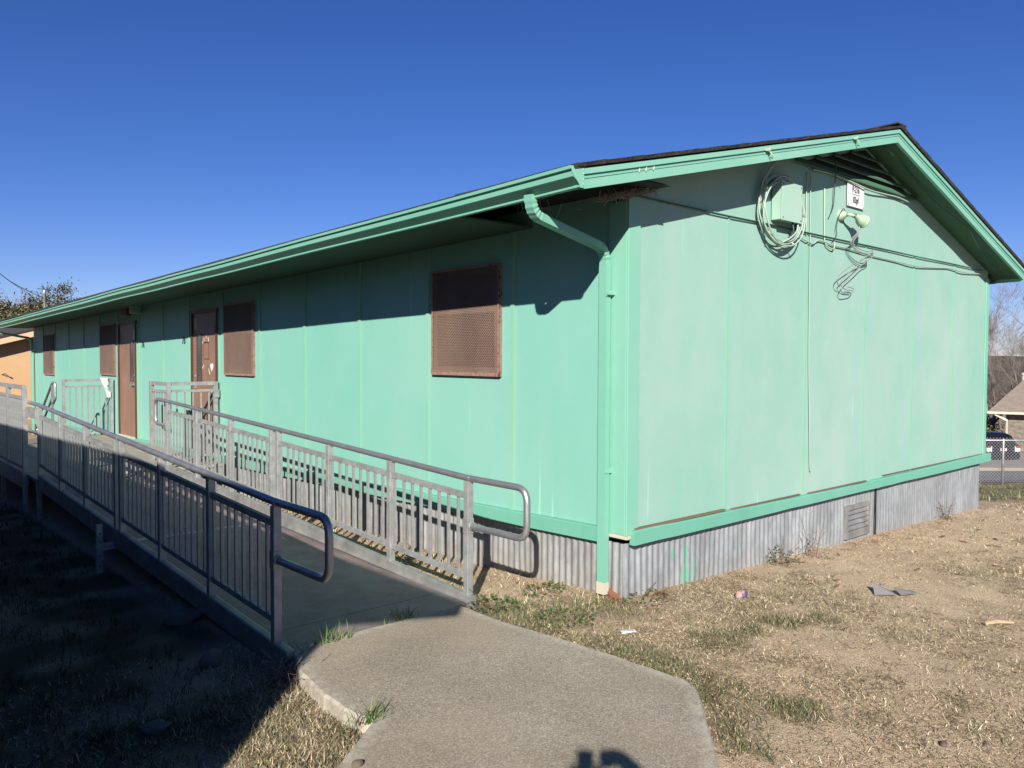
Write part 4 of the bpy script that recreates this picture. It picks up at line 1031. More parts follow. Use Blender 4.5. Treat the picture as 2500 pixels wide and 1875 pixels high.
def tufts(name, N, region, accept, palettes, lenr, width, spread, nb, lean):
    x0, x1, y0, y1 = region; V = []; C = []; F = []; k = 0; tries = 0
    while k < N and tries < N*14:
        tries += 1; cx, cy = random.uniform(x0, x1), random.uniform(y0, y1); a_ = accept(cx, cy)
        if a_ <= 0 or random.random() > a_: continue
        k += 1; pal = random.choice(palettes); sz = random.uniform(.6, 1.5); tone = random.uniform(.75, 1.2); comb = random.uniform(0, 6.28)
        for j in range(random.randint(*nb)):
            x, y = cx+random.gauss(0, spread*sz), cy+random.gauss(0, spread*sz)
            if in_poly(x, y): continue
            z = gz(x, y)-.004; a = comb+random.gauss(0, 1.1); L = random.uniform(*lenr)*sz; th = random.uniform(*lean); dx, dy = math.cos(a), math.sin(a); sx, sy = -dy, dx; w = width*random.uniform(.6, 1.3)
            h1, r1 = L*.5*math.cos(th), L*.5*math.sin(th); t2 = min(th+random.uniform(.1, .9), 1.75); h2 = max(h1+L*.5*math.cos(t2), .004); r2 = r1+L*.5*math.sin(t2); b = random.uniform(-.3, .3)*L; i = len(V)
            V += [(x-sx*w/2, y-sy*w/2, z), (x+sx*w/2, y+sy*w/2, z), (x+dx*r1-sx*w*.45, y+dy*r1-sy*w*.45, z+h1), (x+dx*r1+sx*w*.45, y+dy*r1+sy*w*.45, z+h1), (x+dx*r2+sx*b, y+dy*r2+sy*b, z+h2)]
            F += [(i, i+1, i+3, i+2), (i+2, i+3, i+4)]; c = np.array(random.choice(pal))*tone*random.uniform(.75, 1.2); C += [(*c, 1)]*5
    me = bpy.data.meshes.new(name); me.from_pydata(V, [], F); at = me.color_attributes.new('Col', 'FLOAT_COLOR', 'POINT'); at.data.foreach_set('color', [q for c in C for q in c])
    kind(obj(name, me, M['blade']), 'stuff')
STRAW = [tuple(q*.80 for q in c) for c in STRAW]
PALS = [STRAW[:5], STRAW[:4]+DULL[:2], [(.16,.12,.08),(.24,.18,.12),(.11,.085,.06),(.33,.25,.17)], [(.20,.16,.10),(.30,.25,.15),(.42,.34,.22),(.13,.11,.07)], [(.10,.08,.055),(.15,.115,.08),(.22,.17,.11)], [(.13,.10,.07),(.2,.16,.11),(.28,.22,.15)], [(.22,.21,.10),(.30,.28,.15),(.16,.17,.08)]]
def acc_t(x, y):
    if not free(x, y): return 0
    return max(.10, min(1, (cover(x, y)-.12)*1.3))
tufts('dry_grass', 5200, (-1.4, 4.2, -4.2, .15), acc_t, PALS, (.016, .042), .0036, .028, (14, 30), (.7, 1.5))
tufts('dry_grass', 2300, (3.4, 9, -4.4, .1), acc_t, PALS, (.022, .05), .006, .034, (12, 26), (.7, 1.5))
tufts('dry_grass', 420, (-3.3, -2.3, -1.6, .6), lambda x, y: .8*(1-sstep(-2.68, -3.02, x-.35*y)) if free(x, y) else 0, PALS+PALS[2:]+PALS[-1:], (.018, .045), .0036, .028, (12, 24), (.6, 1.45))  # straw tufts kept out of the shadow to hold it dark
# crumbs of soil, thatch and grit over the bare yard
def crumbs(name, N, region, rr, cols):
    V = []; F = []; C = []
    x0, x1, y0, y1 = region; k = 0; tries = 0
    while k < N and tries < N*8:
        tries += 1
        x, y = random.uniform(x0, x1), random.uniform(y0, y1)
        if not free(x, y) or noise.noise((x*1.7, y*1.7, 4)) < random.uniform(-.7, .35): continue
        z = gz(x, y); q = random.uniform(*rr)*(1.5 if random.random() < .03 else 1); a = random.uniform(0, 6.28); i = len(V)
        ux, uy = math.cos(a)*q, math.sin(a)*q; e = random.uniform(.5, 1.1); h = q*random.uniform(.5, 1.1)
        V += [(x+ux, y+uy, z-.002), (x-uy*e, y+ux*e, z-.002), (x-ux, y-uy, z-.002), (x+uy*e, y-ux*e, z-.002), (x+random.uniform(-.4,.4)*q, y+random.uniform(-.4,.4)*q, z+h)]
        F += [(i,i+1,i+4),(i+1,i+2,i+4),(i+2,i+3,i+4),(i+3,i,i+4)]; c = np.array(random.choice(cols))*random.uniform(.7,1.25); C += [(*c,1)]*5; k += 1
    me = bpy.data.meshes.new(name); me.from_pydata(V, [], F); at = me.color_attributes.new('Col', 'FLOAT_COLOR', 'POINT'); at.data.foreach_set('color', [q for c in C for q in c])
    kind(obj(name, me, M['blade']), 'stuff')
crumbs('soil_crumbs', 26000, (-1.4, 5.0, -4.2, .2), (.003, .009), [(.58,.44,.29),(.44,.33,.21),(.26,.19,.12),(.18,.13,.085),(.36,.27,.18)])
crumbs('soil_crumbs', 9000, (3, 10, -4.4, .1), (.005, .014), [(.55,.42,.28),(.40,.30,.19),(.24,.17,.11),(.16,.115,.075)])
# weeds: broad little leaves
def weed(name, c, r, n, size, cols, label, h=.08, stems=6):
    o = thing(name, label, 'weed', (c[0], c[1], gz(c[0], c[1])))
    lf = MB(); V = []; Cc = []; F = []
    for k in range(n):
        a = random.uniform(0, 2*PI); d = r*math.sqrt(random.random()); x, y = c[0]+d*math.cos(a), c[1]+d*math.sin(a); z = gz(x, y)+random.uniform(.005, h)*(1-.6*d/r)
        L = size*random.uniform(.6, 1.3); dirv = Vector((math.cos(a)+random.gauss(0,.5), math.sin(a)+random.gauss(0,.5), random.gauss(.2,.4))).normalized(); s = dirv.cross(Vector((random.gauss(0,.3), random.gauss(0,.3), 1))).normalized()*L*.38
        p = Vector((x, y, z)); i = len(V); V += [p, p+dirv*L*.5+s, p+dirv*L, p+dirv*L*.5-s]; F.append((i, i+1, i+2, i+3)); Cc += [Vector(random.choice(cols))*random.uniform(.7,1.25)]*4
    me = bpy.data.meshes.new('leaves'); org = ORG[o.name]; me.from_pydata([tuple(v-org) for v in V], [], F)
    at = me.color_attributes.new('Col', 'FLOAT_COLOR', 'POINT'); at.data.foreach_set('color', [q for cc in Cc for q in (*cc, 1)])
    obj('leaves', me, M['blade'], o)
    st = MB()
    for k in range(stems):
        a = random.uniform(0, 2*PI); x, y = c[0]+r*.3*math.cos(a), c[1]+r*.3*math.sin(a); z = gz(x, y)
        st.tube([(x, y, z-.01), (x+.2*r*math.cos(a), y+.2*r*math.sin(a), z+h*.6), (x+.7*r*math.cos(a), y+.7*r*math.sin(a), z+h*random.uniform(.7,1.4))], .0018, 4)
    obj('stem', st, M['blade'] if False else M['leafdark'], o); return o
LEAFG = [(.085,.15,.04),(.06,.11,.035),(.13,.19,.06),(.10,.13,.055)]
weed('leafy_weed', (-.74,.60), .18, 170, .030, LEAFG, 'low green leafy weed spreading from the foot of the right ramp post', .10)
weed('leafy_weed', (-.62,.02), .20, 130, .028, LEAFG, 'sprawling green weed on the edge of the path where it meets the yard', .06)
weed('leafy_weed', (-.22,.62), .16, 120, .03, LEAFG+[(.2,.16,.08)], 'small weed against the corrugated skirting under the handrail loop', .07)
weed('leafy_weed', (.15,-.02), .22, 170, .026, LEAFG+[(.16,.14,.07)], 'ragged weed at the corner of the skirting beside the downspout', .05)
weed('leafy_weed', (2.05,-.06), .16, 150, .028, [(.16,.17,.09),(.22,.21,.13),(.12,.14,.07)], 'grey green weed against the gable skirting left of the vent', .16, 8)
weed('leafy_weed', (2.5,-.12), .12, 70, .024, [(.16,.17,.09),(.24,.22,.13)], 'taller thin weed sprig standing nearer the skirting vent', .26, 6)
weed('leafy_weed', (5.85,-.05), .12, 80, .03, [(.3,.25,.16),(.22,.2,.12)], 'dry weed sprig at the far end of the gable skirting', .24, 7)
weed('leafy_weed', (-.45,2.2), .22, 150, .03, LEAFG+[(.2,.16,.08)], 'weed patch in the strip between ramp and wall', .12)
for (x, y, lab) in ((-2.0,.66,'bright grass tuft in the joint at the left end of the ramp'), (-1.45,.72,'bright grass tuft in the joint at the middle of the ramp end'), (-2.40,-.42,'small grass tuft in the notch of the path edge')):
    mb = MB(); V = []; F = []; Cc = []
    for k in range(46):
        a = random.uniform(0, 2*PI); L = random.uniform(.06, .17); th = random.uniform(.4, 1.25); px, py = x+random.gauss(0, .06), y+random.gauss(0, .018); z = -.03; d = Vector((math.cos(a), math.sin(a), 0)); s = Vector((-d.y, d.x, 0))*.0026
        p0 = Vector((px, py, z)); p1 = p0+d*L*.5*math.sin(th*.7)+Vector((0,0,L*.5*math.cos(th*.7))); p2 = p1+d*L*.5*math.sin(th)+Vector((0,0,L*.4*math.cos(th)))
        i = len(V); V += [p0-s, p0+s, p1-s, p1+s, p2]; F += [(i,i+1,i+3,i+2),(i+2,i+3,i+4)]; Cc += [Vector(random.choice([(.10,.19,.045),(.16,.24,.07),(.3,.3,.13),(.07,.13,.035)]))]*5
    me = bpy.data.meshes.new('grass_tuft'); me.from_pydata([tuple(v-Vector((x,y,-.03))) for v in V], [], F); at = me.color_attributes.new('Col', 'FLOAT_COLOR', 'POINT'); at.data.foreach_set('color', [q for cc in Cc for q in (*cc, 1)])
    o = obj('grass_tuft', me, M['blade'], origin=(x, y, -.03)); tag(o, lab, 'grass tuft')
dw = MB()
for k in range(170):
    x, y = random.gauss(-2.36,.07), random.gauss(.52,.09); a = random.uniform(0, 2*PI); L = random.uniform(.06,.2); th = random.uniform(.5,1.4)
    p = Vector((x, y, -.07)); d = Vector((math.cos(a)*math.sin(th), math.sin(a)*math.sin(th), math.cos(th)*.8)); dw.tube([p, p+d*L*.5, p+d*L+Vector((0,0,-.05*L))], .0016, 4, False)
o = obj('dead_weeds', dw, M['twig'], origin=(-2.36,.52,-.07)); tag(o, 'tangle of dead brown weeds at the foot of the left ramp post', 'weed')

# ------------------------------------------------------------------ litter, stones and leaves
def rock(name, c, r, m, label, cat, squash=.6, z=None):
    bm = bmesh.new(); bmesh.ops.create_icosphere(bm, subdivisions=3, radius=1)
    for v in bm.verts:
        k = 1+.35*noise.noise(v.co*1.3+Vector((c[0],c[1],0))*7)+.12*noise.noise(v.co*4); v.co *= k; v.co.x *= r; v.co.y *= r*.75; v.co.z *= r*squash
    me = bpy.data.meshes.new(name); bm.to_mesh(me); bm.free()
    o = obj(name, me, m, smooth=True, origin=(0,0,0)); o.location = (c[0], c[1], (gz(c[0], c[1]) if z is None else z)+r*squash*.45); tag(o, label, cat); return o
M['stone'] = mat('grey_stone', (.15,.135,.12), .9); M['stonedark'] = mat('brown_stone', (.15,.11,.085), .9)
m = mat('marbled_pink', (.4,.25,.24), .7); t = NT(m); t.color(t.ramp(t.noise(14, 3, .6), [(.42,(.46,.30,.25)),(.5,(.40,.27,.27)),(.56,(.10,.07,.22))])); M['pink'] = m
rock('stone', (.763,-.467), .052, M['pink'], 'pinkish round stone with a purple stain on the dry lawn', 'stone', .8)
rock('stone', (-2.66,-.755), .028, M['stonedark'], 'small brown pebble on the lower left edge of the path', 'stone', .6, ST)
rock('stone', (-2.42,2.0), .13, M['stone'], 'grey rock lying in shade under the left side of the ramp', 'stone', .5)
rock('stone', (-3.135,.348), .07, M['stone'], 'grey flat stone in the dark grass left of the path', 'stone', .4)
rock('stone', (-2.62,1.0), .07, M['stone'], 'upright stone in the shade beside the dead weeds', 'stone', .9)
for (x, y) in ((-.9+.35,-2.35),(1.0,-2.75),): rock('stone', (x, y), .022, M['stonedark'], 'small pebble in the dry grass at the lower right' if x > 0 else 'tiny pebble in the grass right of the path corner', 'stone', .6)
wp = MB(); P = [(-.045,-.02),(.02,-.035),(.05,-.01),(.045,.02),(-.01,.03),(-.05,.015)]
wp.poly([(x, y, .018+.012*math.sin(x*60)) for x, y in P]+[(x, y, .01+.012*math.sin(x*60)) for x, y in P], [tuple(range(6)), tuple(range(11,5,-1))]+[(i,(i+1)%6,6+(i+1)%6,6+i) for i in range(6)])
o = obj('paper_scrap', wp, M['white']); o.location = (-.48,-.43,gz(-.48,-.43)); o.rotation_euler = (0,0,-.7); tag(o, 'crumpled white scrap lying in the grass between path and downspout', 'litter')
cd = MB(); cd.poly([(-.13,-.04,.0),(.02,-.07,.01),(.03,.04,.012),(-.10,.07,.065),(-.13,-.04,-.004),(.02,-.07,.006),(.03,.04,.008),(-.10,.07,.061)],[(0,1,2,3),(7,6,5,4),(0,4,5,1),(1,5,6,2),(2,6,7,3),(3,7,4,0)])
cd.poly([(.06,-.06,.006),(.20,-.03,.016),(.19,.05,.012),(.05,.04,.03),(.06,-.06,.002),(.20,-.03,.012),(.19,.05,.008),(.05,.04,.026)],[(0,1,2,3),(7,6,5,4),(0,4,5,1),(1,5,6,2),(2,6,7,3),(3,7,4,0)])
M['card'] = mat('grey_shingle_scrap', (.23,.22,.23), .85)
o = obj('shingle_scrap', cd, M['card']); o.location = (1.80,-1.11,gz(1.8,-1.11)+.012); o.rotation_euler = (0,0,-.75); tag(o, 'torn grey roof shingle lying on the bare lawn', 'litter')
sk = MB().tube([(-.10,0,.01),(0,.01,.016),(.11,-.005,.01)], [.012,.014,.008], 7); o = obj('stick', sk, M['leafstick']); o.location = (1.56,-1.93,gz(1.56,-1.93)); o.rotation_euler = (0,0,-.6); tag(o, 'short orange brown stick on the straw at right', 'stick')
sk = MB().tube([(-.07,0,.012),(0,.006,.02),(.08,0,.01)], .006, 6); o = obj('stick', sk, M['stonedark']); o.location = (4.56,-.97,gz(4.56,-.97)); o.rotation_euler = (0,0,-1.2); tag(o, 'small dark twig on bare soil far right', 'stick')
cs = MB().poly([(-.06,-.05,0),(.05,-.06,0),(.08,.03,.05),(-.02,.05,.06),(-.06,-.05,-.02),(.05,-.06,-.02),(.08,.03,.03),(-.02,.05,.04)],[(0,1,2,3),(7,6,5,4),(0,4,5,1),(1,5,6,2),(2,6,7,3),(3,7,4,0)])
cs.poly([(-.10,-.10,.0),(-.0,-.12,.01),(.0,-.05,.012),(-.09,-.04,.0),(-.10,-.10,-.015),(0,-.12,-.01),(0,-.05,-.01),(-.09,-.04,-.015)],[(0,1,2,3),(7,6,5,4),(0,4,5,1),(1,5,6,2),(2,6,7,3),(3,7,4,0)])
o = obj('clay_shard', cs, M['clay']); o.location = (-.02,.10,-.01); tag(o, 'broken reddish clay shard under the downspout outlet', 'shard')
def leaf_mesh():
    mb = MB(); n = 6
    pts = [(-.5,0,0),(-.2,.22,.10),(.15,.26,.05),(.5,0,.14),(.15,-.24,.10),(-.2,-.2,.02)]; mb.poly(pts+[(0,0,-.02)], [(6,i,(i+1) % 6) for i in range(6)]); return mb.mesh('fallen_leaf')
lm = [leaf_mesh(), leaf_mesh()]; lm[0].materials.append(M['leafdry']); lm[1].materials.append(M['leafdark'])
first = None
spots = [(1.50,-.62,.13),(1.66,-.55,.14),(1.78,-.70,.12),(1.62,-.78,.10),(1.9,-.62,.10),(4.5,-.72,.16),(4.55,-.5,.12),(3.6,-1.3,.12),(2.2,-.2,.11),(-.28,.55,.10),(-.2,.95,.09),(3.0,-.5,.1),(5.3,-.6,.13),(4.9,-.9,.11),(.9,-.3,.07),(2.75,-.95,.09),(-.35,.25,.07),(6.1,-.9,.12)]
LL = ['curled tan leaf', 'broad tan leaf', 'dark curled leaf']
place_ = ['in the leaf cluster on the bare soil, leftmost', 'topmost in the leaf cluster on the bare soil', 'rightmost in the leaf cluster above the torn shingle', 'lowest in the leaf cluster left of the torn shingle', 'just right of the leaf cluster', 'lying alone on bare soil at the far right', 'behind the lone leaf at the far right', 'on soil between the torn shingle and the right edge', 'tucked beside the weed at the gable skirting', 'by the wall under the handrail loop', 'further left along the wall behind the handrail post', 'on bare soil near the skirting vent', 'near the far end of the gable', 'near the dark twig at the far right', 'just behind the pink stone', 'on soil above the torn shingle', 'between weeds near the downspout', 'at the far right edge of the yard']
for i, (x, y, s) in enumerate(spots):
    o = bpy.data.objects.new('fallen_leaf', lm[0 if i % 3 else 1]); COL.objects.link(o); o.location = (x, y, gz(x, y)+.015); s *= .62; o.scale = (s, s, s*1.2); o.rotation_euler = (random.gauss(0,.4), random.gauss(0,.4), random.uniform(0,6.28))
    tag(o, ('dark dry leaf ' if i % 3 == 0 else 'tan dry leaf ')+place_[i], 'leaf', 'fallen leaves on the dry yard')

# ------------------------------------------------------------------ orange building beyond the far end
m = mat('orange_wall_paint', (.66,.41,.22), .65); t = NT(m); t.color(t.ramp(t.noise(1.2, 5, .6), [(.3,(.61,.375,.20)),(.7,(.70,.45,.25))])); M['orange'] = m
m = mat('peach_trim', (.76,.54,.36), .6); M['peach'] = m
OB = thing('orange_building', 'orange portable building with peach roof edge beyond the far end of the green one', 'building', (3.4,24,-.5))
ox, oy = -.35, 24.0
def orake(x): return 2.245+.286*(x+.004) if x < ox+3.65 else 2.245+.286*(ox+3.65+.004)-.286*(x-ox-3.65)
P = [(ox,oy,-.6),(ox+7.3,oy,-.6),(ox+7.3,oy,orake(ox+7.3)),(ox+3.65,oy,orake(ox+3.65)),(ox,oy,orake(ox))]
obj('wall', MB().poly(P+[(x, oy+18, z) for x, _, z in P], [(0,1,2,3,4),(9,8,7,6,5),(0,5,6,1),(1,6,7,2),(2,7,8,3),(3,8,9,4),(4,9,5,0)]), M['orange'], OB)
for nm, m_, y0, y1, a, b in (('roof', M['shingle'], oy-.42, oy+18.4, .015, .06), ('rake_board', M['peach'], oy-.40, oy-.36, -.17, .012)):
    q = MB()
    for xa, xb in ((ox-.75, ox+3.65), (ox+3.65, ox+8.05)):
        q.poly([(x, y, orake(x)+z) for y in (y0, y1) for x in (xa, xb) for z in (a, b)], [(0,1,3,2),(4,6,7,5),(0,4,5,1),(2,3,7,6),(0,2,6,4),(1,5,7,3)])
    obj(nm, q, m_, OB)
hs = MB().tube([(.02,23.98,1.17),(.10,23.93,1.20),(.14,23.93,1.15),(.08,23.96,1.14)], .012, 6).tube([(.22,23.98,1.09),(.26,23.95,1.08)], .02, 6); obj('wall_hook', hs, M['black'], OB)
obj('base_strip', MB().box(ox, ox+7.3, oy-.03, oy-.002, .0, .12), M['clay'], OB)
# overhead service cables
c1 = [(2.3,44.5,6.75),(3.13,43.37,5.84),(3.55,42.97,5.42),(4.11,42.45,5.02),(4.73,41.88,4.62),(5.42,41.25,4.25),(6.6,40.2,3.7)]
o = obj('overhead_cable', MB().tube(catmull(c1), .017, 5), M['black'], origin=c1[0]); tag(o, 'upper of two dark overhead cables slanting down behind the roof at left', 'cable')
c2 = [(2.3,44.5,6.77),(3.13,43.37,5.83),(3.55,42.97,5.40),(4.11,42.45,4.90),(4.40,42.2,4.55),(4.62,41.95,4.2),(4.9,41.7,3.6)]
o = obj('overhead_cable', MB().tube(catmull(c2), .015, 5), M['black'], origin=c2[0]); tag(o, 'lower overhead cable splitting off steeply toward the vent pipe', 'cable')

# ------------------------------------------------------------------ trees
def branch_tree(root, h, seed, depth=6, spread=.5, thin=.62, twigs=True, leafy=False, lift=.25, r0=None):
    rd = random.Random(seed); mb = MB(); tips = []
    def grow(p, d, L, r, k):
        n = 4; pts = [p]; rr = [r]; q = p.copy(); dd = d.copy()
        for i in range(n):
            dd = (dd + Vector((rd.gauss(0,.12), rd.gauss(0,.12), rd.gauss(.03,.07)))).normalized(); q = q + dd*L/n; pts.append(q.copy()); rr.append(r*(1-.42*(i+1)/n))
        mb.tube(pts, rr, 6 if k < 2 else (4 if k < 4 else 3), False)
        if k >= depth: tips.append((q.copy(), dd.copy())); return
        nb_ = 2 if rd.random() < .45 else 3
        for j in range(nb_ + (1 if k >= 2 else 0)):
            t = 1.0 if j == 0 else rd.uniform(.35, .95); idx = min(n, max(1, int(round(t*n)))); s = pts[idx]
            ax = Vector((rd.gauss(0,1), rd.gauss(0,1), rd.gauss(0,.5))); nd = (dd*(1-spread*.5) + ax.normalized()*spread*(.6 if j == 0 else 1.0) + Vector((0,0,lift*.4))).normalized()
            grow(s, nd, L*rd.uniform(.62,.86), max(rr[idx]*thin, .006), k+1)
    grow(Vector(root), Vector((rd.gauss(0,.05), rd.gauss(0,.05), 1)).normalized(), h*.28, r0 or h*.022, 0)
    return mb, tips
def bare_tree(pos, h, seed, label, depth=6, spread=.5, m='twig', group=None, r0=None, lift=.25):
    t_ = thing('bare_tree', label, 'tree', pos, group); mb, tips = branch_tree(pos, h, seed, depth, spread, lift=lift, r0=r0)
    k = 6*4*5 if False else 0
    obj('branches', mb, M[m], t_, fix=False, smooth=True)
    tr = MB().tube([Vector(pos)+Vector((0,0,-.4)), Vector(pos)+Vector((0,0,.35))], [(r0 or h*.022)*1.5, (r0 or h*.022)*1.02], 8); obj('trunk', tr, M['bark'], t_, smooth=True); return t_
def G2(depth, px, z=None):
    lat = (px-1106)/FPX*depth; p = gpos(depth, lat); p.z = interp(depth, FAR) if z is None else z; return p
bare_tree(G2(58, 2146), 11.6, 11, 'tall bare tree with fine rounded crown nearest the building corner', 7, .5, r0=.17)
bare_tree(G2(56, 2228), 13.5, 5, 'big spreading bare tree with dark limbs behind the house roof', 7, .56, r0=.24)
bare_tree(G2(70, 2186), 11.0, 23, 'smaller bare tree between the two tall ones', 6, .52)
bare_tree(G2(84, 2126), 12.5, 31, 'distant bare tree half hidden by the building edge', 6, .5)
bare_tree(G2(80, 2212), 12.0, 77, 'distant bare tree above the house ridge', 6, .5)
for i, (dpt, px, h) in enumerate(((76,2135,6.5),(82,2150,6.5),(74,2165,6.0),(86,2178,7),(78,2192,6.2),(84,2207,7),(92,2142,7),(94,2170,7),(99,2196,7.5),(90,2120,7))):
    bare_tree(G2(dpt, px), h, 100+i, 'low leafless scrub tree, grey brown, in the thicket behind the house', 5, .62, 'bark', 'scrub trees behind the house')
M['leafoak'] = None
m = mat('olive_leaf', (.06,.07,.025), .7); t = NT(m); at = t.add('ShaderNodeAttribute', attribute_name='Col'); t.color(at.outputs['Color']); M['leafoak'] = m
def leafy_tree(pos, h, seed, lobes, n, size, label):
    t_ = thing('leafy_tree', label, 'tree', pos); rd = random.Random(seed); org = ORG[t_.name]
    tr, tips = branch_tree(pos, h, seed, 4, .55); obj('trunk', tr, M['bark'], t_, fix=False)
    V = []; F = []; C = []
    cl = []
    for (cx, cy, cz, r) in lobes:
        for k in range(int(14*r*r)):
            u = Vector((rd.gauss(0,1), rd.gauss(0,1), rd.gauss(0,1))).normalized()*r*(rd.random()**.4)
            cl.append((Vector(pos)+Vector((cx, cy, cz))+Vector((u.x, u.y, u.z*.8)), rd.uniform(.25,.6), rd.uniform(.6,1.3)))
    for k in range(n):
        c, rr, br_ = rd.choice(cl); p = c+Vector((rd.gauss(0,1), rd.gauss(0,1), rd.gauss(0,.8)))*rr*.6
        a = Vector((rd.gauss(0,1), rd.gauss(0,1), rd.gauss(0,1))).normalized(); b = a.orthogonal().normalized(); L = size*rd.uniform(.6,1.4)
        i = len(V); V += [p-org, p+a*L*.5+b*L*.3-org, p+a*L-org, p+a*L*.5-b*L*.3-org]; F.append((i,i+1,i+2,i+3)); cc = Vector(rd.choice([(.11,.11,.045),(.16,.15,.065),(.07,.08,.03),(.21,.18,.09)]))*br_; C += [cc]*4
    me = bpy.data.meshes.new('crown'); me.from_pydata([tuple(v) for v in V], [], F); at = me.color_attributes.new('Col', 'FLOAT_COLOR', 'POINT'); at.data.foreach_set('color', [q for cc in C for q in (*cc, 1)])
    obj('crown', me, M['leafoak'], t_); return t_
def GL(depth, px, z): p = gpos(depth, (px-1106)/FPX*depth); p.z = z; return p
leafy_tree(GL(52, 15, -1.0), 4, 3, [(0,0,4.6,2.0),(-2.4,.5,4.8,1.9),(1.6,0,4.2,1.7),(-1.0,0,5.7,1.2),(0,0,2.6,2.2),(2.6,0,3.2,1.6),(-1.8,0,3,2.2)], 34000, .15, 'dense olive green oak behind the orange building at far left')
leafy_tree(GL(50, 118, -1.0), 5, 9, [(0,0,5.2,1.4),(-.9,0,5.9,.9),(1.0,0,5.6,1.0),(.2,.0,6.7,.7),(-1.3,0,4.6,1.5),(1.9,0,5.6,.7),(.6,0,3.8,1.8),(-.2,0,3.4,1.6)], 18000, .14, 'looser olive green tree behind the roof beside the vent pipe')
bare_tree(GL(62, -2, -1.0), 9.5, 41, 'pale bare treetop rising above the oak at the far left edge', 6, .4, lift=.5)

pz = interp(54, FAR); leafy_tree(GL(54, 2112, pz), 2.2, 15, [(0,0,1.2,1.2),(.8,0,1.4,1.1),(-.8,0,1.3,1.2),(1.2,0,.7,.8)], 4200, .16, 'dark evergreen shrub in the shade left of the stone house wall')
# ------------------------------------------------------------------ street side at right
def band(name, d0, d1, l0, l1, m, lift, kindv='structure', n=10):
    mb = MB()
    for i in range(n+1):
        d = d0+(d1-d0)*i/n
        for j in range(9):
            p = gpos(d, l0+(l1-l0)*j/8); mb.v.append((p.x, p.y, interp(d, FAR)+lift))
    for i in range(n):
        for j in range(8):
            k = i*9+j; mb.f.append((k, k+1, k+10, k+9)); mb.mi.append(0)
    o = obj(name, mb, m, smooth=True); kind(o, kindv); return o
band('street', 20.9, 26.9, 4, 60, M['asphalt'], .03)
kb = MB()
for i in range(24):
    a = gpos(26.95, 5+i*2.3); b = gpos(26.95, 5+(i+1)*2.3-.01); z = interp(26.95, FAR)+.06; kb.bar((a.x, a.y, z), (b.x, b.y, z), .15, .16)
kind(obj('kerb', kb, M['drive']), 'structure')
band('driveway', 27.1, 50.5, 14, 44, M['drive'], .05)
h_ = 0
# chain link fence
F0 = Vector(gpos(19.0, 2.5)); FD = RH
fz = lambda l: gz((gpos(19.0, l)).x, (gpos(19.0, l)).y, False)
FE = thing('chain_link_fence', 'galvanised chain link fence along the street behind the yard', 'fence', tuple(gpos(19, 11.8, -1.27)))
L0, L1, FH_ = 8.0, 17.5, 1.10
zb_ = -1.27
def fp(l, z): p = gpos(19.0, l); return Vector((p.x, p.y, z))
tr_ = MB().tube([fp(L0, zb_+FH_-.02), fp(L1, zb_+FH_-.02)], .021, 8); obj('top_rail', tr_, M['galvpipe'], FE, smooth=True)
plat = (2171-1106)/FPX*19.0
for l in (plat-3.0, plat, plat+3.0): obj('post', MB().tube([fp(l, zb_-.3), fp(l, zb_+FH_), fp(l, zb_+FH_+.03)], [.03,.03,.012], 10), M['galvpipe'], FE, smooth=True)
fm = MB(); pit = .078; ht = FH_+.03-.06
n = int((L1-L0)/pit)
for i in range(-14, n+1):
    for sgn in (1, -1):
        l0 = L0+i*pit if sgn > 0 else L0+(i+14)*pit; zA, zB_ = zb_+.04, zb_+FH_+.045; lA, lB = l0, l0+sgn*(zB_-zA)
        if max(lA, lB) > L1+.6 or min(lA, lB) < L0-.6: continue
        a, b = fp(lA, zA), fp(lB, zB_); off = FH*(.004*sgn); fm.bar(a+off, b+off, .0058, .0058)
obj('wire_mesh', fm, M['galvpipe'], FE, fix=False)
# house
HD = 52.0
def ray_at(px, py, depth): return CAM + (FWD + RGT*((px-1106)/FPX) - UPV*((py-829.5)/FPX))*depth
hc = ray_at(2134, 893, HD); EZ = hc.z
m = mat('brown_shingle', (.2,.165,.145), .9); t = NT(m); t.color(t.ramp(t.noise(2.2, 5, .7, (1,1,3)), [(.3,(.185,.15,.13)),(.7,(.275,.225,.195))])); M['roofbrown'] = m
m = mat('field_stone', (.2,.17,.14), .9); t = NT(m); v = t.add('ShaderNodeTexVoronoi', feature='F1'); v.inputs['Scale'].default_value = 2.4; t.link(t.coord((1,1,2.2)), v.inputs['Vector']); t.color(t.ramp(t.noise(4, 4), [(.3,(.13,.10,.085)),(.7,(.30,.255,.21))])); t.bump(v.outputs['Distance'], .8, .05); M['fieldstone'] = m
HO = thing('house', 'single storey house with brown shingle hip roof and stone wall across the street', 'house', (hc.x, hc.y, -4.3))
hdir = Vector((hc.x-CAM.x, hc.y-CAM.y, 0)).normalized(); hlat = Vector((hdir.y, -hdir.x, 0))
def hq(l, d, z): p = Vector((hc.x, hc.y, 0))+hlat*l+hdir*d; return Vector((p.x, p.y, z))
gzH = -4.4
ridge = EZ+4.9
e = [hq(0,0,EZ), hq(16,0,EZ), hq(16,9,EZ), hq(2.2,9,EZ), hq(4.6,4.5,ridge), hq(11.4,4.5,ridge)]
up_ = Vector((0,0,.14))
rfm = MB().poly([p+up_ for p in e[:4]]+e[4:]+e[:4], [(0,1,5,4),(1,2,5),(2,3,4,5),(3,0,4),(9,8,7,6),(0,6,7,1),(1,7,8,2),(2,8,9,3),(3,9,6,0)])
HR = obj('roof', rfm, M['roofbrown'], HO)
obj('vent_pipe', MB().lathe(hq(2.0,2.3,EZ+2.0), (0,0,1), [(0,.12),(.45,.12),(.5,.17),(.62,.17),(.66,.0)], 12), M['peeled'], HR)
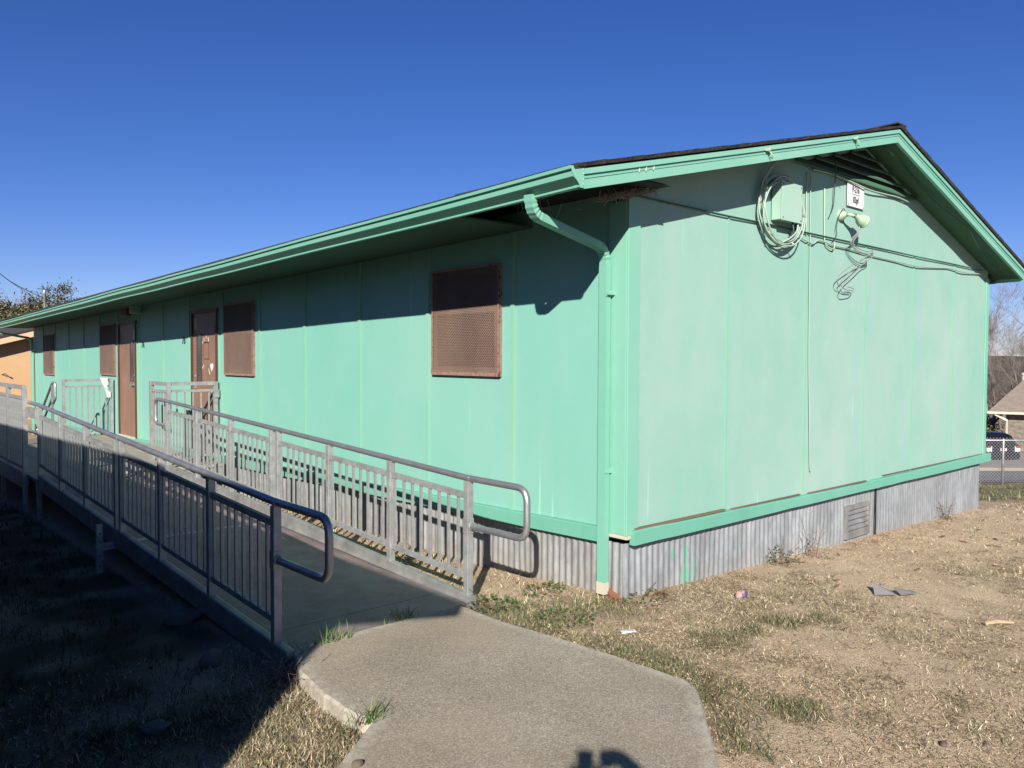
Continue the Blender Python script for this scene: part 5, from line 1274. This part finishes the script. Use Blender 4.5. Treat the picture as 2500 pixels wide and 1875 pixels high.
gt = MB().bar(hq(-.06,-.07,EZ+.07), hq(16,-.07,EZ+.07), .13, .15); gt.bar(hq(-.07,-.0,EZ+.07), hq(-.07,9,EZ+.07), .13, .15); obj('gutter', gt, M['peeled'], HO)
wl_ = MB()
def hbox(l0, l1, d0, d1, z0, z1, mb):
    P = [hq(l, d, z) for l in (l0, l1) for d in (d0, d1) for z in (z0, z1)]; return mb.poly(P, [(0,1,3,2),(4,6,7,5),(0,4,5,1),(2,3,7,6),(0,2,6,4),(1,5,7,3)])
hbox(1.15, 15.4, .6, 8.4, gzH-1, EZ+.02, wl_); obj('wall', wl_, M['fieldstone'], HO)
ds_ = MB(); ds_.bar(hq(.35,.0,EZ-.02), hq(1.05,.5,EZ-.45), .16, .14); ds_.bar(hq(1.08,.5,EZ-.45), hq(1.08,.5,gzH), .10, .10, (1,0,0)); obj('downspout', ds_, M['peeled'], HO)
gd = MB(); hbox(2.6, 7.4, .52, .58, gzH, EZ-.35, gd)
GD = obj('garage_door', gd, M['drive'], HO)
fr = MB(); hbox(2.48, 2.58, .5, .6, gzH, EZ-.25, fr); hbox(2.58, 7.5, .5, .6, EZ-.34, EZ-.25, fr); obj('garage_frame', fr, M['white'], GD)
# parked car, seen from behind
cg = ray_at(2165, 1004, 42.0); CD = (cg-CAM).dot(FH); CL = (cg-CAM).dot(RH); cz = cg.z
M['carpaint'] = mat('dark_navy_car_paint', (.016,.019,.028), .22, .3); M['carglass'] = mat('car_glass', (.01,.012,.014), .06); M['tyre'] = mat('tyre_rubber', (.012,.012,.012), .85); M['chrome'] = mat('bright_lamp_glass', (.72,.70,.70), .25); M['red'] = mat('red_lamp_glass', (.30,.02,.02), .3)
CA = thing('parked_car', 'dark navy hatchback seen from behind, parked on the drive in front of the house', 'car', tuple(gpos(CD, CL, cz)))
def cp(l, d, z): p = gpos(CD+d, CL+l); return Vector((p.x, p.y, cz+z))
sec = [(-.05,.30,.80,.86),(.0,.28,1.00,.90),(.12,.26,1.08,.91),(.5,.25,1.1,.91),(4.0,.25,.98,.88),(4.35,.35,.80,.82)]
bm_ = MB(); prof = []
for (d, zlo, zhi, w) in sec:
    prof.append([cp(-w, d, zlo+.1), cp(-w*.96, d, zlo), cp(w*.96, d, zlo), cp(w, d, zlo+.1), cp(w, d, zhi-.18), cp(w*.95, d, zhi), cp(-w*.95, d, zhi), cp(-w, d, zhi-.18)])
o_ = 0
for r_ in prof: bm_.v += [tuple(q) for q in r_]
for i in range(len(prof)-1):
    for k in range(8): bm_.f.append((i*8+k, i*8+(k+1) % 8, (i+1)*8+(k+1) % 8, (i+1)*8+k)); bm_.mi.append(0)
bm_.f += [tuple(range(8)), tuple(len(prof)*8-1-k for k in range(8))]; bm_.mi += [0,0]
cab = [(.10,1.02,.86),(.42,1.50,.70),(.9,1.60,.68),(2.0,1.58,.67),(2.9,1.06,.84)]
o_ = len(bm_.v)
for (d, z, w) in cab: bm_.v += [tuple(cp(-w, d, z)), tuple(cp(-w*.8, d, z+.035)), tuple(cp(0, d, z+.05)), tuple(cp(w*.8, d, z+.035)), tuple(cp(w, d, z)), tuple(cp(.86, d, 1.0)), tuple(cp(-.86, d, 1.0))]
for i in range(len(cab)-1):
    for k in range(7): bm_.f.append((o_+i*7+k, o_+i*7+(k+1) % 7, o_+(i+1)*7+(k+1) % 7, o_+(i+1)*7+k)); bm_.mi.append(0)
bm_.f += [tuple(o_+k for k in range(7))]; bm_.mi += [0]
BD = obj('body', bm_, M['carpaint'], CA); smooth_by_angle(BD, 45)
obj('rear_window', MB().poly([cp(-.68,.13,1.10), cp(.68,.13,1.10), cp(.58,.385,1.47), cp(-.58,.385,1.47), cp(-.68,.16,1.09), cp(.68,.16,1.09), cp(.58,.41,1.46), cp(-.58,.41,1.46)], [(0,1,2,3),(7,6,5,4),(0,4,5,1),(1,5,6,2),(2,6,7,3),(3,7,4,0)]), M['carglass'], CA)
for s in (-1, 1):
    tl = MB(); 
    P = [cp(s*l, d, z) for l in (.60, .885) for d in (-.075, -.01) for z in (.70, .98)]; tl.poly(P, [(0,1,3,2),(4,6,7,5),(0,4,5,1),(2,3,7,6),(0,2,6,4),(1,5,7,3)]); TL = obj('tail_light', tl, M['chrome'], CA)
    q = MB(); P = [cp(s*l, d, z) for l in (.66, .89) for d in (-.08, -.076) for z in (.90, .99)]; q.poly(P, [(0,1,3,2),(4,6,7,5),(0,4,5,1),(2,3,7,6),(0,2,6,4),(1,5,7,3)]); obj('lens', q, M['red'], TL)
    for d in (.75, 3.5):
        w = MB().lathe(cp(s*.70, d, .31), RH*s, [(0,0),(0,.2),(.0,.30),(.03,.315),(.17,.315),(.2,.30),(.2,.2),(.2,0)], 18); obj('wheel', w, M['tyre'], CA)
bp = MB(); P = [cp(l, d, z) for l in (-.88, .88) for d in (-.12, .05) for z in (.33, .60)]; bp.poly(P, [(0,1,3,2),(4,6,7,5),(0,4,5,1),(2,3,7,6),(0,2,6,4),(1,5,7,3)]); obj('bumper', bp, M['carpaint'], CA, bevel=.04)
pl = MB(); P = [cp(l, d, z) for l in (-.17, .17) for d in (-.085, -.07) for z in (.74, .88)]; pl.poly(P, [(0,1,3,2),(4,6,7,5),(0,4,5,1),(2,3,7,6),(0,2,6,4),(1,5,7,3)]); obj('number_plate', pl, M['chrome'], CA)

# hills
hb_ = MB(); nn = 70
for i in range(nn+1):
    a = YAW - R(62) + R(125)*i/nn
    for j, (d, hz) in enumerate(((110,-6),(170,-2.0),(260,1.6),(330,3.2),(420,1.0))):
        k = hz + noise.noise((a*9, j*.7, 0))*1.1*(j > 0) + noise.noise((a*40, j, 3))*.5*(j > 1)
        hb_.v.append((CAM.x+math.cos(a)*d, CAM.y+math.sin(a)*d, k))
for i in range(nn):
    for j in range(4): q = i*5+j; hb_.f.append((q, q+1, q+6, q+5)); hb_.mi.append(0)
kind(obj('hills', hb_, M['hill'], smooth=True), 'structure')

# real-world albedos: the photograph is exposed up, so every surface colour is taken down by the same factor
for m_ in bpy.data.materials:
    if not m_.use_nodes or 'Principled BSDF' not in m_.node_tree.nodes: continue
    bs = m_.node_tree.nodes['Principled BSDF'].inputs['Base Color']; k = .625
    if bs.is_linked:
        src = bs.links[0].from_socket; x_ = m_.node_tree.nodes.new('ShaderNodeMix'); x_.data_type = 'RGBA'; x_.blend_type = 'MULTIPLY'; x_.inputs[0].default_value = 1
        x_.inputs[7].default_value = (k, k, k, 1); m_.node_tree.links.new(src, x_.inputs[6]); m_.node_tree.links.new(x_.outputs[2], bs)
    else:
        c_ = bs.default_value; bs.default_value = (c_[0]*k, c_[1]*k, c_[2]*k, 1)
# ------------------------------------------------------------------ light, sky, camera
SUN = Vector((1, .94, -.685)).normalized()
el = math.asin(-SUN.z); rot = math.atan2(-SUN.x, -SUN.y)
w = bpy.data.worlds.new('World'); scene.world = w; w.use_nodes = True
nt = w.node_tree; bg = nt.nodes['Background']; sky = nt.nodes.new('ShaderNodeTexSky'); sky.sky_type = 'NISHITA'; sky.sun_disc = False
sky.sun_elevation = el; sky.sun_rotation = rot; sky.air_density = .8; sky.dust_density = .1; sky.ozone_density = 1.0
hs = nt.nodes.new('ShaderNodeHueSaturation'); hs.inputs['Saturation'].default_value = 1.3
mx = nt.nodes.new('ShaderNodeMix'); mx.data_type = 'RGBA'; mx.blend_type = 'MULTIPLY'; mx.inputs[0].default_value = 1; mx.inputs[7].default_value = (.585, .63, 1, 1)
nt.links.new(sky.outputs['Color'], hs.inputs['Color']); nt.links.new(hs.outputs['Color'], mx.inputs[6]); nt.links.new(mx.outputs[2], bg.inputs['Color']); bg.inputs['Strength'].default_value = .050
sl = bpy.data.lights.new('sun', 'SUN'); sl.energy = 5.0; sl.angle = R(.53); sl.color = (1, .93, .82)
so = bpy.data.objects.new('sun', sl); COL.objects.link(so); so.rotation_euler = SUN.to_track_quat('-Z', 'Y').to_euler(); so.location = (-10, -10, 12)
cam = bpy.data.cameras.new('camera'); cam.sensor_width = 36; cam.lens = FPX/2212*36; cam.clip_start = .04; cam.clip_end = 3000
cobj = bpy.data.objects.new('camera', cam); COL.objects.link(cobj)
Mx = Matrix((RGT, UPV, -FWD)).transposed().to_4x4(); Mx.translation = CAM; cobj.matrix_world = Mx
scene.camera = cobj
vs = scene.view_settings; vs.view_transform = 'Standard'; vs.look = 'None'; vs.gamma = 1; vs.use_curve_mapping = False; vs.exposure = 1.08
scene.cycles.max_bounces = 6
